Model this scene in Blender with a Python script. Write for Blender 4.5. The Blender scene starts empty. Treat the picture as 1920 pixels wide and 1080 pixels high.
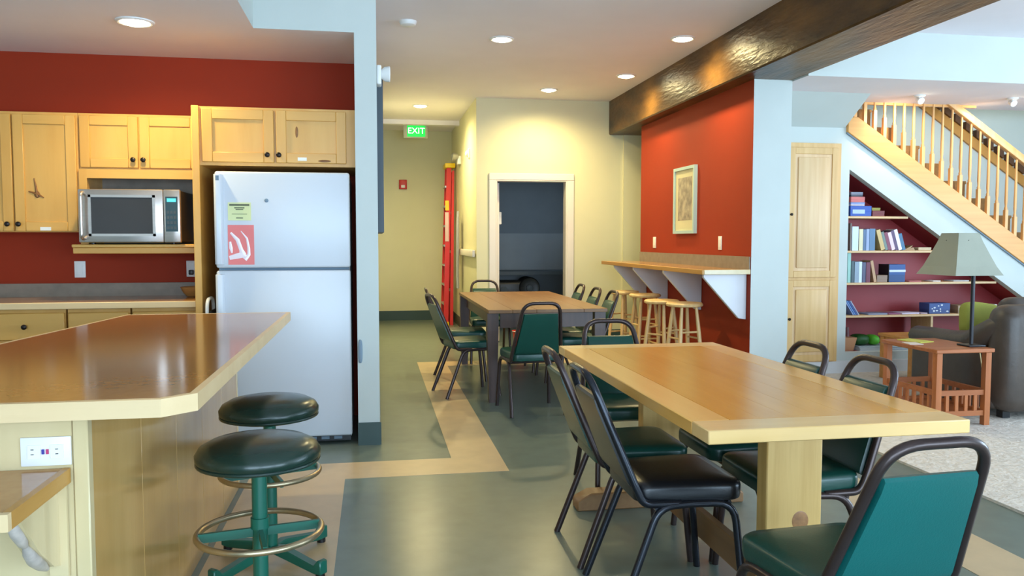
import bpy, bmesh, math, random
from mathutils import Vector, Matrix
random.seed(7)
R = math.radians
scene = bpy.context.scene
COL = scene.collection

# ------------------------------------------------------------------ camera
cam_d = bpy.data.cameras.new('camera'); cam_d.sensor_width = 36.0; cam_d.lens = 36.0 * 1500 / 1920
cam_d.clip_start = 0.05; cam_d.clip_end = 100
cam = bpy.data.objects.new('camera', cam_d); COL.objects.link(cam)
cam.location = (0, 0, 1.3)
cam.rotation_euler = (R(90 - 3.4336), 0, R(-9.8163))
scene.camera = cam

# ------------------------------------------------------------------ world, daylight, exposure
world = bpy.data.worlds.new('world'); scene.world = world; world.use_nodes = True
bg = world.node_tree.nodes['Background']
bg.inputs[0].default_value = (0.62, 0.78, 1.0, 1); bg.inputs[1].default_value = 1.0
vs = scene.view_settings
vs.view_transform = 'Standard'; vs.look = 'None'; vs.gamma = 1.0; vs.use_curve_mapping = False
vs.exposure = 0.53


def window_or_fill_light(name, loc, rot, sx, sy, watts, color=(0.58, 0.795, 1.0)):
    d = bpy.data.lights.new(name, 'AREA'); d.shape = 'RECTANGLE'; d.size = sx; d.size_y = sy
    d.energy = watts; d.color = color
    o = bpy.data.objects.new(name, d); COL.objects.link(o); o.location = loc; o.rotation_euler = rot
    return o


# daylight entering through the windows behind and beside the camera, plus an added fill in the utility room
window_or_fill_light('window_or_fill_daylight', (-0.6, -3.36, 1.35), (R(90), 0, 0), 2.4, 2.2, 120)
window_or_fill_light('window_or_fill_daylight', (2.1, -3.36, 1.35), (R(90), 0, 0), 2.2, 2.2, 120)
window_or_fill_light('window_or_fill_daylight', (5.8, -3.36, 1.35), (R(90), 0, 0), 3.8, 2.2, 210)
window_or_fill_light('window_or_fill_daylight', (3.17, 11.0, 1.7), (R(90), 0, R(90)), .8, .8, 4)  # unseen fill added to brighten the utility room, no window built here
window_or_fill_light('window_or_fill_daylight', (8.76, 2.5, 1.45), (R(90), 0, R(90)), 4.0, 2.0, 200)


# ------------------------------------------------------------------ materials
def lin(c):
    out = []
    for v in c[:3]:
        v = v / 255.0
        out.append(v / 12.92 if v <= 0.04045 else ((v + 0.055) / 1.055) ** 2.4)
    return (*out, 1.0)


MATS = {}


def mat(name, c, rough=0.5, metal=0.0, vary=0.06, scale=3.0, bump=0.0, bscale=60.0, coat=0.0, emit=0.0, stretch=(1, 1, 1), c2=None, spec=0.5, sheen=0.0, detail=4.0):
    if name in MATS:
        return MATS[name]
    m = bpy.data.materials.new(name); m.use_nodes = True
    nt = m.node_tree; N = nt.nodes; L = nt.links
    b = N['Principled BSDF']
    b.inputs['Roughness'].default_value = rough
    b.inputs['Metallic'].default_value = metal
    b.inputs['Specular IOR Level'].default_value = spec
    if coat:
        b.inputs['Coat Weight'].default_value = coat; b.inputs['Coat Roughness'].default_value = 0.12
    if sheen:
        b.inputs['Sheen Weight'].default_value = sheen
    a = lin(c)
    if c2 is None:
        lo = tuple(v * (1 - vary) for v in a[:3]) + (1,); hi = tuple(min(1, v * (1 + vary)) for v in a[:3]) + (1,)
    else:
        lo, hi = a, lin(c2)
    tc = N.new('ShaderNodeTexCoord'); mp = N.new('ShaderNodeMapping')
    mp.inputs['Scale'].default_value = stretch
    L.new(tc.outputs['Object'], mp.inputs['Vector'])
    nz = N.new('ShaderNodeTexNoise'); nz.inputs['Scale'].default_value = scale; nz.inputs['Detail'].default_value = detail
    L.new(mp.outputs['Vector'], nz.inputs['Vector'])
    rp = N.new('ShaderNodeValToRGB')
    rp.color_ramp.elements[0].position = 0.3; rp.color_ramp.elements[1].position = 0.7
    rp.color_ramp.elements[0].color = lo; rp.color_ramp.elements[1].color = hi
    L.new(nz.outputs['Fac'], rp.inputs['Fac']); L.new(rp.outputs['Color'], b.inputs['Base Color'])
    if bump:
        n2 = N.new('ShaderNodeTexNoise'); n2.inputs['Scale'].default_value = bscale; n2.inputs['Detail'].default_value = 3
        L.new(mp.outputs['Vector'], n2.inputs['Vector'])
        bp = N.new('ShaderNodeBump'); bp.inputs['Strength'].default_value = bump; bp.inputs['Distance'].default_value = 0.01
        L.new(n2.outputs['Fac'], bp.inputs['Height']); L.new(bp.outputs['Normal'], b.inputs['Normal'])
    if emit:
        L.new(rp.outputs['Color'], b.inputs['Emission Color']); b.inputs['Emission Strength'].default_value = emit
    MATS[name] = m
    return m


def wood(name, c1, c2, axis='x', rough=0.42, scale=5.0, coat=0.0, grain=14.0):
    st = {'x': (0.7, grain, grain), 'y': (grain, 0.7, grain), 'z': (grain, grain, 0.7)}[axis]
    return mat(name, c1, c2=c2, rough=rough, scale=scale * 0.35, stretch=st, coat=coat, bump=0.04, bscale=14, detail=6)


PAINT = mat('off_white_wall_paint', (198, 205, 200), 0.6, vary=0.02, bump=0.03, bscale=120)
CREAM = mat('cream_wall_paint', (216, 211, 174), 0.6, vary=0.02, bump=0.03, bscale=120)
WHITE_TRIM = mat('white_trim_paint', (216, 216, 216), 0.4, vary=0.02)
CASING = mat('door_casing_paint', (222, 214, 204), 0.4, vary=0.02)
CEIL = mat('ceiling_paint', (240, 234, 238), 0.75, vary=0.03, scale=1.5, bump=0.05, bscale=90)
RED = mat('brick_red_paint', (152, 47, 16), 0.65, spec=0.25, vary=0.05, scale=1.2, bump=0.03, bscale=120)
NOOK = mat('maroon_paint', (150, 44, 48), 0.5, vary=0.05, scale=1.2)
FLOOR_G = mat('grey_green_floor_tile', (104, 116, 106), 0.28, vary=0.10, scale=9, detail=8, spec=0.5)
FLOOR_T = mat('tan_floor_tile', (196, 172, 134), 0.30, vary=0.06, scale=9, detail=8)
CARPET = mat('beige_carpet', (206, 196, 182), 0.95, vary=0.12, scale=22, bump=0.9, bscale=35)
GREENBASE = mat('dark_green_base', (52, 74, 70), 0.45, vary=0.05)
MAPLE = wood('maple_cabinet', (210, 156, 76), (222, 172, 92), 'z', 0.36, grain=5)
MAPLE_X = wood('maple_rail', (210, 156, 76), (222, 172, 92), 'x', 0.36, grain=5)
MAPLE_DAYLIT = wood('daylit_maple', (208, 188, 142), (220, 200, 156), 'z', 0.13, grain=4)  # island maple with the front daylight bleached into its colour
MAPLE_SIDE = wood('varnished_maple_board', (190, 148, 84), (204, 164, 100), 'z', 0.13, grain=4)
MAPLE_EDGE = wood('maple_edge', (218, 188, 140), (228, 200, 154), 'x', 0.4, grain=5)  # edge maple paled to put the front edge's daylight into the colour
LAMINATE = mat('brown_laminate', (172, 120, 66), c2=(180, 128, 74), rough=0.13, scale=40, stretch=(1, 1, 1), detail=4)
SPLASH = mat('grey_brown_splash', (128, 116, 102), c2=(146, 132, 116), rough=0.35, scale=14, detail=8)
KNOB = mat('dark_bronze', (52, 46, 44), 0.35, 0.8)
KNOT = mat('dark_knot', (134, 88, 40), 0.5, vary=0.3, scale=30)
WHITE_PL = mat('white_plastic', (234, 234, 232), 0.35, vary=0.01)
FRIDGE = mat('white_enamel', (212, 216, 222), 0.3, vary=0.01, bump=0.03, bscale=300)
GASKET = mat('grey_gasket', (120, 140, 156), 0.6)
BLACK = mat('black_plastic', (18, 18, 20), 0.4)
DARKGLASS = mat('dark_glass', (46, 44, 46), 0.12, spec=0.6)
STEEL = mat('stainless_steel', (200, 192, 186), 0.28, 0.9, vary=0.05, scale=4, stretch=(1, 20, 20))
CYAN = mat('display_glow', (70, 200, 210), 0.3, emit=0.8)
FRAME = mat('dark_brown_tube', (66, 54, 52), 0.28, 0.55)
FRAME_B = mat('black_tube', (44, 46, 52), 0.22, 0.6)
VINYL = mat('dark_green_vinyl', (14, 66, 56), 0.32, vary=0.08, bump=0.05, bscale=180)
VINYL_T = mat('teal_vinyl', (8, 92, 88), 0.38, vary=0.05, bump=0.08, bscale=220)
VINYL_K = mat('black_vinyl', (20, 22, 26), 0.3, vary=0.08, bump=0.05, bscale=180)
STOOLSEAT = mat('dark_forest_vinyl', (26, 48, 40), 0.25, vary=0.1, bump=0.05, bscale=40)
GREENMETAL = mat('green_enamel', (16, 92, 74), 0.32, vary=0.05)
BRASS = mat('worn_steel_ring', (176, 160, 128), 0.3, 0.85, vary=0.1, scale=20)
OAK_C = wood('honey_oak_top', (208, 144, 46), (222, 160, 60), 'y', 0.24, coat=0.0, grain=6)
OAK_B = wood('pale_oak_border', (226, 168, 84), (236, 182, 100), 'y', 0.27, coat=0.0, grain=6)
OAK_E = wood('daylit_oak_end_board', (226, 184, 116), (236, 196, 132), 'x', 0.27, coat=0.0, grain=6)  # end boards paled, daylight reflection put into the oak colour
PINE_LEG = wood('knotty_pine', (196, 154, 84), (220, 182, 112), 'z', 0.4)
PINE_STR = wood('shaded_pine_rail', (128, 92, 56), (148, 110, 70), 'y', 0.45)  # pine with the shade under the tabletop put into its colour
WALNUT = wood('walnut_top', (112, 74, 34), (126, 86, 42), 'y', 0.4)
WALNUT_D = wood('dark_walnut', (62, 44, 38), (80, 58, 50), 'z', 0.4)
BEAMWOOD = mat('dark_glossy_beam', (40, 27, 15), c2=(112, 78, 34), rough=0.33, scale=2.0, stretch=(3, 0.8, 3), bump=0.6, bscale=9, detail=7, spec=0.32)
STOOLWOOD = wood('blond_stool_wood', (214, 176, 116), (232, 198, 142), 'z', 0.4)
BAREDGE = wood('bar_edge', (176, 126, 58), (196, 146, 74), 'y', 0.4)
LAVENDER = mat('white_bracket_paint', (222, 224, 230), 0.5, vary=0.02)
PICT_F = mat('pale_blue_frame', (176, 204, 206), 0.4)
PICT_M = mat('cream_mat_board', (206, 200, 164), 0.6)
PICT_P = mat('abstract_print', (122, 112, 104), c2=(190, 178, 156), rough=0.5, scale=14, detail=5)
ALARM = mat('alarm_red', (196, 30, 26), 0.4)
LADRED = mat('ladder_red', (206, 40, 34), 0.4, vary=0.05)
LADYEL = mat('ladder_yellow', (240, 200, 20), 0.4)
ALU = mat('aluminium', (190, 190, 192), 0.35, 0.8)
SLATE = mat('dark_slate', (62, 72, 80), 0.5)
UTIL = mat('utility_wall_paint', (112, 118, 124), 0.6)
UTIL2 = mat('utility_panel_paint', (138, 142, 146), 0.5)
LEATHER = mat('brown_leather', (72, 62, 54), 0.38, vary=0.14, scale=8, bump=0.12, bscale=40)
OLIVE = mat('olive_fabric', (160, 162, 66), 0.8, bump=0.2, bscale=160)
SHADE = mat('grey_green_linen', (150, 152, 136), 0.8, bump=0.1, bscale=200)
IRON = mat('dark_iron', (42, 42, 46), 0.4, 0.5)
CHERRY = wood('cherry_table', (150, 84, 44), (172, 102, 58), 'x', 0.38)
CHERRY_Z = wood('cherry_leg', (158, 88, 44), (178, 106, 58), 'z', 0.38)
HONEY = wood('honey_table', (196, 128, 54), (212, 146, 70), 'x', 0.38)
STAIRWOOD = wood('golden_fir_board', (222, 158, 84), (236, 176, 102), 'x', 0.4)
BALWOOD = wood('golden_baluster', (224, 166, 100), (240, 188, 124), 'z', 0.4)
STAIRRUG = mat('brown_stair_carpet', (138, 104, 62), 0.95, vary=0.12, scale=20, bump=0.5, bscale=50)
RAILDARK = mat('dark_rail_wood', (92, 56, 24), 0.4, vary=0.2, scale=10)
PANTRY = wood('pale_fir_cabinet', (222, 182, 132), (234, 200, 154), 'z', 0.4)
PANTRY_F = wood('pale_fir_frame', (214, 170, 106), (228, 188, 128), 'z', 0.4)
SHELF = wood('shelf_board', (206, 168, 118), (222, 188, 140), 'x', 0.45)
CORD = mat('pale_cord', (196, 184, 130), 0.5)
PAGES = mat('book_pages', (228, 220, 200), 0.7)
LAMPGLOW = mat('lamp_lens', (255, 240, 200), 0.4, emit=14.0)


# ------------------------------------------------------------------ geometry helpers
class B:
    def __init__(s):
        s.bm = bmesh.new()

    def box(s, x0, x1, y0, y1, z0, z1, mi=0):
        vs_ = [s.bm.verts.new(p) for p in ((x0, y0, z0), (x1, y0, z0), (x1, y1, z0), (x0, y1, z0), (x0, y0, z1), (x1, y0, z1), (x1, y1, z1), (x0, y1, z1))]
        for f in ((0, 3, 2, 1), (4, 5, 6, 7), (0, 1, 5, 4), (1, 2, 6, 5), (2, 3, 7, 6), (3, 0, 4, 7)):
            fc = s.bm.faces.new([vs_[i] for i in f]); fc.material_index = mi
        return s

    def prism(s, poly, axis, a0, a1, mi=0):
        # poly: 2d points in the plane normal to axis (x: (y,z), y: (x,z), z: (x,y))
        def P(p, a):
            return {'x': (a, p[0], p[1]), 'y': (p[0], a, p[1]), 'z': (p[0], p[1], a)}[axis]
        n = len(poly)
        v0 = [s.bm.verts.new(P(p, a0)) for p in poly]; v1 = [s.bm.verts.new(P(p, a1)) for p in poly]
        fs = [s.bm.faces.new(v0), s.bm.faces.new(v1)]
        for i in range(n):
            fs.append(s.bm.faces.new((v0[i], v0[(i + 1) % n], v1[(i + 1) % n], v1[i])))
        for f in fs:
            f.material_index = mi
        return s

    def frust(s, base, top, mi=0):
        n = len(base)
        v0 = [s.bm.verts.new(p) for p in base]; v1 = [s.bm.verts.new(p) for p in top]
        fs = [s.bm.faces.new(v0), s.bm.faces.new(v1)]
        for i in range(n):
            fs.append(s.bm.faces.new((v0[i], v0[(i + 1) % n], v1[(i + 1) % n], v1[i])))
        for f in fs:
            f.material_index = mi
        return s

    def tube(s, pts, r, n=10, radii=None, caps=True, closed=False, mi=0):
        pts = [Vector(p) for p in pts]; m = len(pts)
        rings = []; up = None
        for i in range(m):
            if closed:
                t = pts[(i + 1) % m] - pts[i - 1]
            else:
                t = pts[min(i + 1, m - 1)] - pts[max(i - 1, 0)]
            t.normalize()
            if up is None:
                up = Vector((0, 0, 1)) if abs(t.z) < 0.9 else Vector((0, 1, 0))
            u = (up - t * up.dot(t)); u.normalize(); w = t.cross(u); up = u
            rr = radii[i] if radii else r
            rings.append([s.bm.verts.new(pts[i] + (u * math.cos(2 * math.pi * k / n) + w * math.sin(2 * math.pi * k / n)) * rr) for k in range(n)])
        for i in range(m if closed else m - 1):
            a, b = rings[i], rings[(i + 1) % m]
            for k in range(n):
                f = s.bm.faces.new((a[k], a[(k + 1) % n], b[(k + 1) % n], b[k])); f.material_index = mi
        if caps and not closed:
            s.bm.faces.new(rings[0]).material_index = mi; s.bm.faces.new(list(reversed(rings[-1]))).material_index = mi
        return s

    def lathe(s, prof, c=(0, 0, 0), n=24, axis='z', mi=0):
        rings = []
        for r, h in prof:
            ring = []
            for k in range(n):
                a = 2 * math.pi * k / n
                x, y, z = r * math.cos(a), r * math.sin(a), h
                if axis == 'y': x, y, z = x, z, y
                if axis == 'x': x, y, z = z, x, y
                ring.append(s.bm.verts.new((c[0] + x, c[1] + y, c[2] + z)))
            rings.append(ring)
        for i in range(len(rings) - 1):
            for k in range(n):
                f = s.bm.faces.new((rings[i][k], rings[i][(k + 1) % n], rings[i + 1][(k + 1) % n], rings[i + 1][k])); f.material_index = mi
        for ring in (rings[0], rings[-1]):
            s.bm.faces.new(ring).material_index = mi
        return s

    def blob(s, c, rx, ry, rz, e=2.0, nu=20, nv=12, mi=0):
        def sp(v, p):
            return math.copysign(abs(v) ** p, v)
        rings = []
        for j in range(1, nv):
            ph = -math.pi / 2 + math.pi * j / nv
            rings.append([s.bm.verts.new((c[0] + rx * sp(math.cos(ph), 2 / e) * sp(math.cos(2 * math.pi * k / nu), 2 / e), c[1] + ry * sp(math.cos(ph), 2 / e) * sp(math.sin(2 * math.pi * k / nu), 2 / e), c[2] + rz * sp(math.sin(ph), 2 / e))) for k in range(nu)])
        for j in range(len(rings) - 1):
            for k in range(nu):
                s.bm.faces.new((rings[j][k], rings[j][(k + 1) % nu], rings[j + 1][(k + 1) % nu], rings[j + 1][k])).material_index = mi
        a = s.bm.verts.new((c[0], c[1], c[2] - rz)); b = s.bm.verts.new((c[0], c[1], c[2] + rz))
        for k in range(nu):
            s.bm.faces.new((a, rings[0][(k + 1) % nu], rings[0][k])).material_index = mi
            s.bm.faces.new((b, rings[-1][k], rings[-1][(k + 1) % nu])).material_index = mi
        return s

    def xf(s, M):
        bmesh.ops.transform(s.bm, matrix=M, verts=s.bm.verts[:]); return s

    def bevel(s, w, seg=2):
        bmesh.ops.recalc_face_normals(s.bm, faces=s.bm.faces[:]); s.bm.normal_update()
        bmesh.ops.bevel(s.bm, geom=[e for e in s.bm.edges if len(e.link_faces) == 2 and e.calc_face_angle(0) > 0.5], offset=w, segments=seg, profile=0.5, affect='EDGES', clamp_overlap=True)
        return s


def fillet(pts, r, seg=5):
    pts = [Vector(p) for p in pts]; out = [pts[0]]
    for i in range(1, len(pts) - 1):
        p = pts[i]; a = (pts[i - 1] - p); b = (pts[i + 1] - p)
        d = min(r, a.length * 0.48, b.length * 0.48)
        A = p + a.normalized() * d; C = p + b.normalized() * d
        for k in range(seg + 1):
            t = k / seg
            out.append(A.lerp(p, t).lerp(p.lerp(C, t), t))
    out.append(pts[-1])
    return out


def roundrect(x0, x1, y0, y1, r, seg=4):
    out = []
    for cx, cy, a0 in ((x1 - r, y1 - r, 0), (x0 + r, y1 - r, 90), (x0 + r, y0 + r, 180), (x1 - r, y0 + r, 270)):
        for k in range(seg + 1):
            a = R(a0 + 90 * k / seg); out.append((cx + r * math.cos(a), cy + r * math.sin(a)))
    return out


def wloc(o):
    v = Vector((0, 0, 0))
    while o is not None:
        v += o.location; o = o.parent
    return v


def mesh(name, b, mats, parent=None, world=False, smooth=True):
    bm = b.bm
    if world and parent is not None:
        bmesh.ops.translate(bm, vec=-wloc(parent), verts=bm.verts[:])
    bmesh.ops.recalc_face_normals(bm, faces=bm.faces[:])
    me = bpy.data.meshes.new(name); bm.to_mesh(me); bm.free()
    for m in (mats if isinstance(mats, (list, tuple)) else [mats]):
        me.materials.append(m)
    if smooth:
        me.polygons.foreach_set('use_smooth', [True] * len(me.polygons))
        me.set_sharp_from_angle(angle=R(38))
    o = bpy.data.objects.new(name, me); COL.objects.link(o); o.parent = parent
    return o


def tag(o, label, cat, group=None):
    o['label'] = label; o['category'] = cat
    if group: o['group'] = group
    return o


def thing(name, label, cat, loc=(0, 0, 0), rotz=0.0, group=None):
    o = bpy.data.objects.new(name, None); COL.objects.link(o); o.empty_display_size = 0.1
    o.location = loc; o.rotation_euler = (0, 0, rotz)
    return tag(o, label, cat, group)


def struct(name, b, mats, label=None, parent=None, smooth=False):
    o = mesh(name, b, mats, parent, smooth=smooth); o['kind'] = 'structure'
    if label: o['label'] = label
    return o


def wp(name, b, m, parent, **k):      # part given in world coordinates
    return mesh(name, b, m, parent, world=True, **k)


def copy_tree(o, parent=None):
    c = o.copy(); COL.objects.link(c); c.parent = parent
    for ch in list(o.children):
        copy_tree(ch, c)
    return c


def one(name, b, m, label, cat, loc, group=None, rot=None, smooth=True):     # a thing that is one mesh, local coordinates
    o = mesh(name, b, m, None, smooth=smooth); o.location = loc
    if rot: o.rotation_euler = rot
    return tag(o, label, cat, group)


# ================================================================== THE SETTING
CH = 3.05          # main ceiling
KC = 2.575         # kitchen ceiling
LC = 2.62          # low ceiling over the stairs side
floor = struct('floor', B().box(-3.3, 8.7, -3.4, 13.2, -0.1, 0), FLOOR_G, 'grey green tiled floor with tan bands')


def band(x0, x1, y0, y1):
    mesh('tan_band', B().box(x0, x1, y0, y1, -0.01, 0.0015), FLOOR_T, floor, smooth=False)


band(-0.68, -0.165, -3.3, 4.70)
band(-0.165, 0.445, 4.38, 4.70)
band(0.445, 0.742, 4.38, 8.50)
band(0.742, 2.60, 8.20, 8.50)
band(2.30, 2.60, -3.3, 8.20)
cb = B().box(3.02, 8.6, -3.3, 5.9, 0, 0.014); cb.box(3.46, 8.6, 5.9, 7.05, 0, 0.014)
struct('floor_carpet', cb, CARPET, 'pale beige carpet of the living area')

struct('ceiling', B().box(-0.70, 3.46, -3.3, 13.2, CH, CH + 0.1), CEIL, 'grey white ceiling over the dining hall')
struct('ceiling_living', B().box(3.46, 8.7, -3.3, 6.02, 3.0, CH + 0.1), CEIL)
kb = B().box(-3.3, -0.70, -3.3, 5.10, KC, CH + 0.1); kb.box(-3.3, -0.105, 5.10, 6.1, KC, CH + 0.1)
kc = struct('ceiling_kitchen', kb, [PAINT, CEIL], 'lowered kitchen ceiling with painted drop face')
for p in kc.data.polygons:
    if p.normal.z < -0.5: p.material_index = 1
lb = B().box(3.46, 8.7, 6.02, 7.09, LC, CH + 0.1); lb.box(5.87, 8.7, 7.09, 7.27, LC, CH + 0.1); lb.box(3.46, 4.44, 7.09, 10.0, LC, CH + 0.1)
kc = struct('ceiling_stairs', lb, [PAINT, CEIL], 'lower ceiling beside the stairs with pale drop face')
for p in kc.data.polygons:
    if p.normal.z < -0.5: p.material_index = 1
struct('trim_1', B().box(4.42, 5.86, 7.07, 7.105, LC - 0.022, LC + 0.012), STAIRWOOD, 'golden wood edge of the stair opening')
struct('ceiling_slope', B().prism([(6.64, LC + 0.01), (7.06, LC + 0.01), (7.06, 2.36)], 'x', 3.46, 4.44), PAINT, 'sloped ceiling piece above the tall cabinet')
struct('ceiling_beam', B().box(2.96, 3.46, -3.3, 9.9, 2.63, CH + 0.02).bevel(0.012, 1), BEAMWOOD, 'massive dark varnished wooden ceiling beam')

# walls
struct('wall_partition', B().box(-0.105, 0.03, 5.10, 13.1, 0, CH), PAINT, 'off white partition end beside the refrigerator')
struct('wall_kitchen', B().box(-3.3, -0.105, 6.0, 6.1, 0, KC), RED, 'brick red kitchen wall')
struct('wall_left', B().box(-3.4, -3.3, -3.4, 6.1, 0, CH), PAINT)
struct('wall_hall_end', B().box(0.03, 1.27, 13.05, 13.15, 0, CH), CREAM, 'cream wall at the end of the hallway')
struct('wall_hall_right', B().box(1.266, 1.38, 10.02, 13.1, 0, CH), CREAM, 'cream right wall of the hallway')
b = B().box(1.266, 1.51, 9.9, 10.02, 0, CH); b.box(2.416, 3.15, 9.9, 10.02, 0, CH); b.box(1.51, 2.416, 9.9, 10.02, 2.045, CH); b.box(3.15, 4.6, 9.87, 10.02, 0, CH)
struct('wall_back', b, CREAM, 'cream wall with the dark doorway')
struct('trim_2', B().box(0.03, 1.266, 11.86, 11.98, 2.985, CH), CEIL, 'shallow grey ceiling band across the hallway')
b = B().box(3.12, 3.46, 6.27, 9.1, 0, 2.63)
wb = struct('wall_bar', b, [PAINT, RED], 'orange red wall above the bar with a white end')
for p in wb.data.polygons:
    if p.normal.x < -0.5: p.material_index = 1
struct('wall_side', B().box(4.5, 4.6, 7.6, 9.9, 0, LC), PAINT)
# stair wall with the shelf recess
SB = lambda x: 2.316 - 0.641 * (x - 4.469)      # lower edge of the stringer
HY = lambda x: 1.975 - 0.641 * (x - 4.50)       # edge of the recess
b = B().box(3.46, 4.50, 7.05, 7.13, 0, 2.20)
b.prism([(3.46, 2.20), (4.50, 2.20), (4.50, SB(4.50) + .1), (4.44, SB(4.44) + .1), (4.44, 2.62), (3.46, 2.62)], 'y', 7.05, 7.13)
b.box(4.50, 7.9, 7.05, 7.13, 0, 0.21)
b.prism([(4.50, HY(4.50)), (7.25, 0.21), (7.9, 0.21), (7.9, SB(7.9) + .1), (4.50, SB(4.50) + .1)], 'y', 7.05, 7.13)
struct('wall_stairs', b, PAINT, 'white wall under the stairs with a triangular shelf recess')
b = B().prism([(4.46, .15), (7.28, .15), (7.28, .22), (4.46, HY(4.46) + .03)], 'y', 7.46, 7.50); b.box(4.46, 4.50, 7.13, 7.47, 0.15, 1.99); b.box(4.46, 7.4, 7.13, 7.47, 0.17, 0.21)
b.prism([(4.46, HY(4.46)), (7.28, 0.2), (7.28, 0.24), (4.46, HY(4.46) + .04)], 'y', 7.125, 7.47)
struct('wall_recess', b, NOOK, 'maroon lining of the recess under the stairs')
struct('wall_stairwell', B().box(4.4, 8.7, 8.05, 8.15, 0, 4.6), PAINT, 'pale wall behind the staircase')
b = B().box(4.38, 4.44, 7.13, 8.1, 2.3, 4.6); b.box(4.38, 8.7, 7.05, 7.09, 3.15, 4.6); b.box(4.38, 8.7, 7.0, 8.15, 4.6, 4.7)
struct('wall_upper', b, PAINT)
struct('wall_right', B().box(8.6, 8.7, -3.3, 0.4, 0, 4.6).box(8.6, 8.7, 4.6, 8.1, 0, 4.6).box(8.6, 8.7, 0.4, 4.6, 0, 0.4).box(8.6, 8.7, 0.4, 4.6, 2.5, 4.6), PAINT)
b = B()
for x0, x1, z0, z1 in ((-3.3, -1.85, 0, CH), (0.65, 0.95, 0, CH), (3.25, 3.85, 0, CH), (7.75, 8.7, 0, CH), (-1.85, 0.65, 0, .2), (0.95, 3.25, 0, .2), (3.85, 7.75, 0, .2), (-1.85, 0.65, 2.5, CH), (0.95, 3.25, 2.5, CH), (3.85, 7.75, 2.5, CH)):
    b.box(x0, x1, -3.3, -3.2, z0, z1)
struct('wall_rear', b, PAINT)
for i, (x0, x1) in enumerate(((-1.85, 0.65), (0.95, 3.25), (3.85, 7.75))):
    b = B()
    for a0, a1 in ((x0, x0 + .06), (x1 - .06, x1), ((x0 + x1) / 2 - .03, (x0 + x1) / 2 + .03)):
        b.box(a0, a1, -3.28, -3.22, .2, 2.5)
    b.box(x0, x1, -3.28, -3.22, .2, .26); b.box(x0, x1, -3.28, -3.22, 2.44, 2.5)
    struct('window_%d' % (i + 1), b, WHITE_TRIM)
b = B()
for a0, a1 in ((.4, .46), (4.54, 4.6), (2.47, 2.53)):
    b.box(8.62, 8.68, a0, a1, .4, 2.5)
b.box(8.62, 8.68, .4, 4.6, .4, .46); b.box(8.62, 8.68, .4, 4.6, 2.44, 2.5)
struct('window_4', b, WHITE_TRIM)
# baseboards
struct('baseboard_partition', B().box(-0.107, 0.038, 5.09, 5.10, 0, 0.145).box(0.03, 0.038, 5.10, 13.04, 0, 0.145), GREENBASE, 'dark green rubber baseboard on the partition')
struct('baseboard_hall', B().box(0.03, 1.266, 13.04, 13.05, 0, 0.155).box(1.258, 1.266, 9.9, 13.04, 0, .15), GREENBASE, 'dark green baseboard at the hallway end')
struct('baseboard_back', B().box(1.258, 1.41, 9.89, 9.9, 0, .15).box(2.52, 3.14, 9.89, 9.9, 0, .15), GREENBASE)
struct('baseboard_stairs', B().box(3.47, 4.45, 7.02, 7.05, 0, 0.13).box(4.45, 7.9, 7.035, 7.05, 0, 0.13), WHITE_TRIM, 'white baseboard below the shelf recess')
# utility room
b = B().box(1.38, 3.3, 12.0, 12.1, 0, 2.6); b.box(3.2, 3.3, 10.02, 12.0, 0, 2.6); b.box(1.38, 3.3, 10.02, 12.1, 2.6, 2.65)
struct('wall_utility', b, UTIL, 'blue grey wall of the dark utility room')
struct('trim_3', B().box(1.39, 3.19, 11.985, 12.0, 0.0, 1.40), UTIL2)
# doorway
d = B().box(1.42, 1.51, 9.875, 9.9, 0, 2.045); d.box(2.416, 2.506, 9.875, 9.9, 0, 2.045); d.box(1.42, 2.506, 9.875, 9.9, 2.045, 2.13)
d.box(1.505, 1.525, 9.88, 10.03, 0, 2.045); d.box(2.40, 2.42, 9.88, 10.03, 0, 2.045); d.box(1.505, 2.42, 9.88, 10.03, 2.03, 2.05)
door = struct('door_1', d.bevel(0.006, 1), CASING, 'pale painted door casing around the dark doorway')
leaf = mesh('door_leaf', B().box(1.535, 1.575, 10.05, 10.90, 0.01, 2.02).bevel(.003, 1), CASING, door)
for z in (1.80, 1.02, .22):
    mesh('hinge', B().tube([(1.532, 10.035, z - .05), (1.532, 10.035, z + .05)], .012, 8), BRASS, leaf)
hb = B().box(1.575, 1.58, 10.77, 10.83, 1.18, 1.42); hb.tube([(1.58, 10.80, 1.24), (1.63, 10.80, 1.24), (1.63, 10.70, 1.24)], .011, 8)
mesh('door_handle', hb, STEEL, leaf)
mesh('closer', B().box(1.575, 1.63, 10.2, 10.42, 1.50, 1.66).bevel(.01, 2), WHITE_PL, leaf)


# ================================================================== LAMPS
def can_light(x, y, z, watts, label, tint=(1.0, 0.82, 0.40), size=R(168), r=0.085):
    t = thing('ceiling_light', label, 'ceiling light', (x, y, z), group='recessed ceiling lights')
    mesh('trim_ring', B().lathe([(r + .022, 0), (r + .022, -.006), (r + .01, -.012), (r, -.010), (r - .005, 0), ], n=28), WHITE_PL, t)
    mesh('lens', B().lathe([(.001, -.002), (r - .004, -.002), (r - .02, -.016), (.03, -.026), (.001, -.027)], n=24), LAMPGLOW, t)
    d = bpy.data.lights.new('lamp_beam', 'SPOT'); d.energy = watts; d.color = tint; d.spot_size = size; d.spot_blend = 0.85; d.shadow_soft_size = 0.06
    o = bpy.data.objects.new('lamp_beam', d); COL.objects.link(o); o.parent = t; o.location = (0, 0, -.04)
    return t


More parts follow.
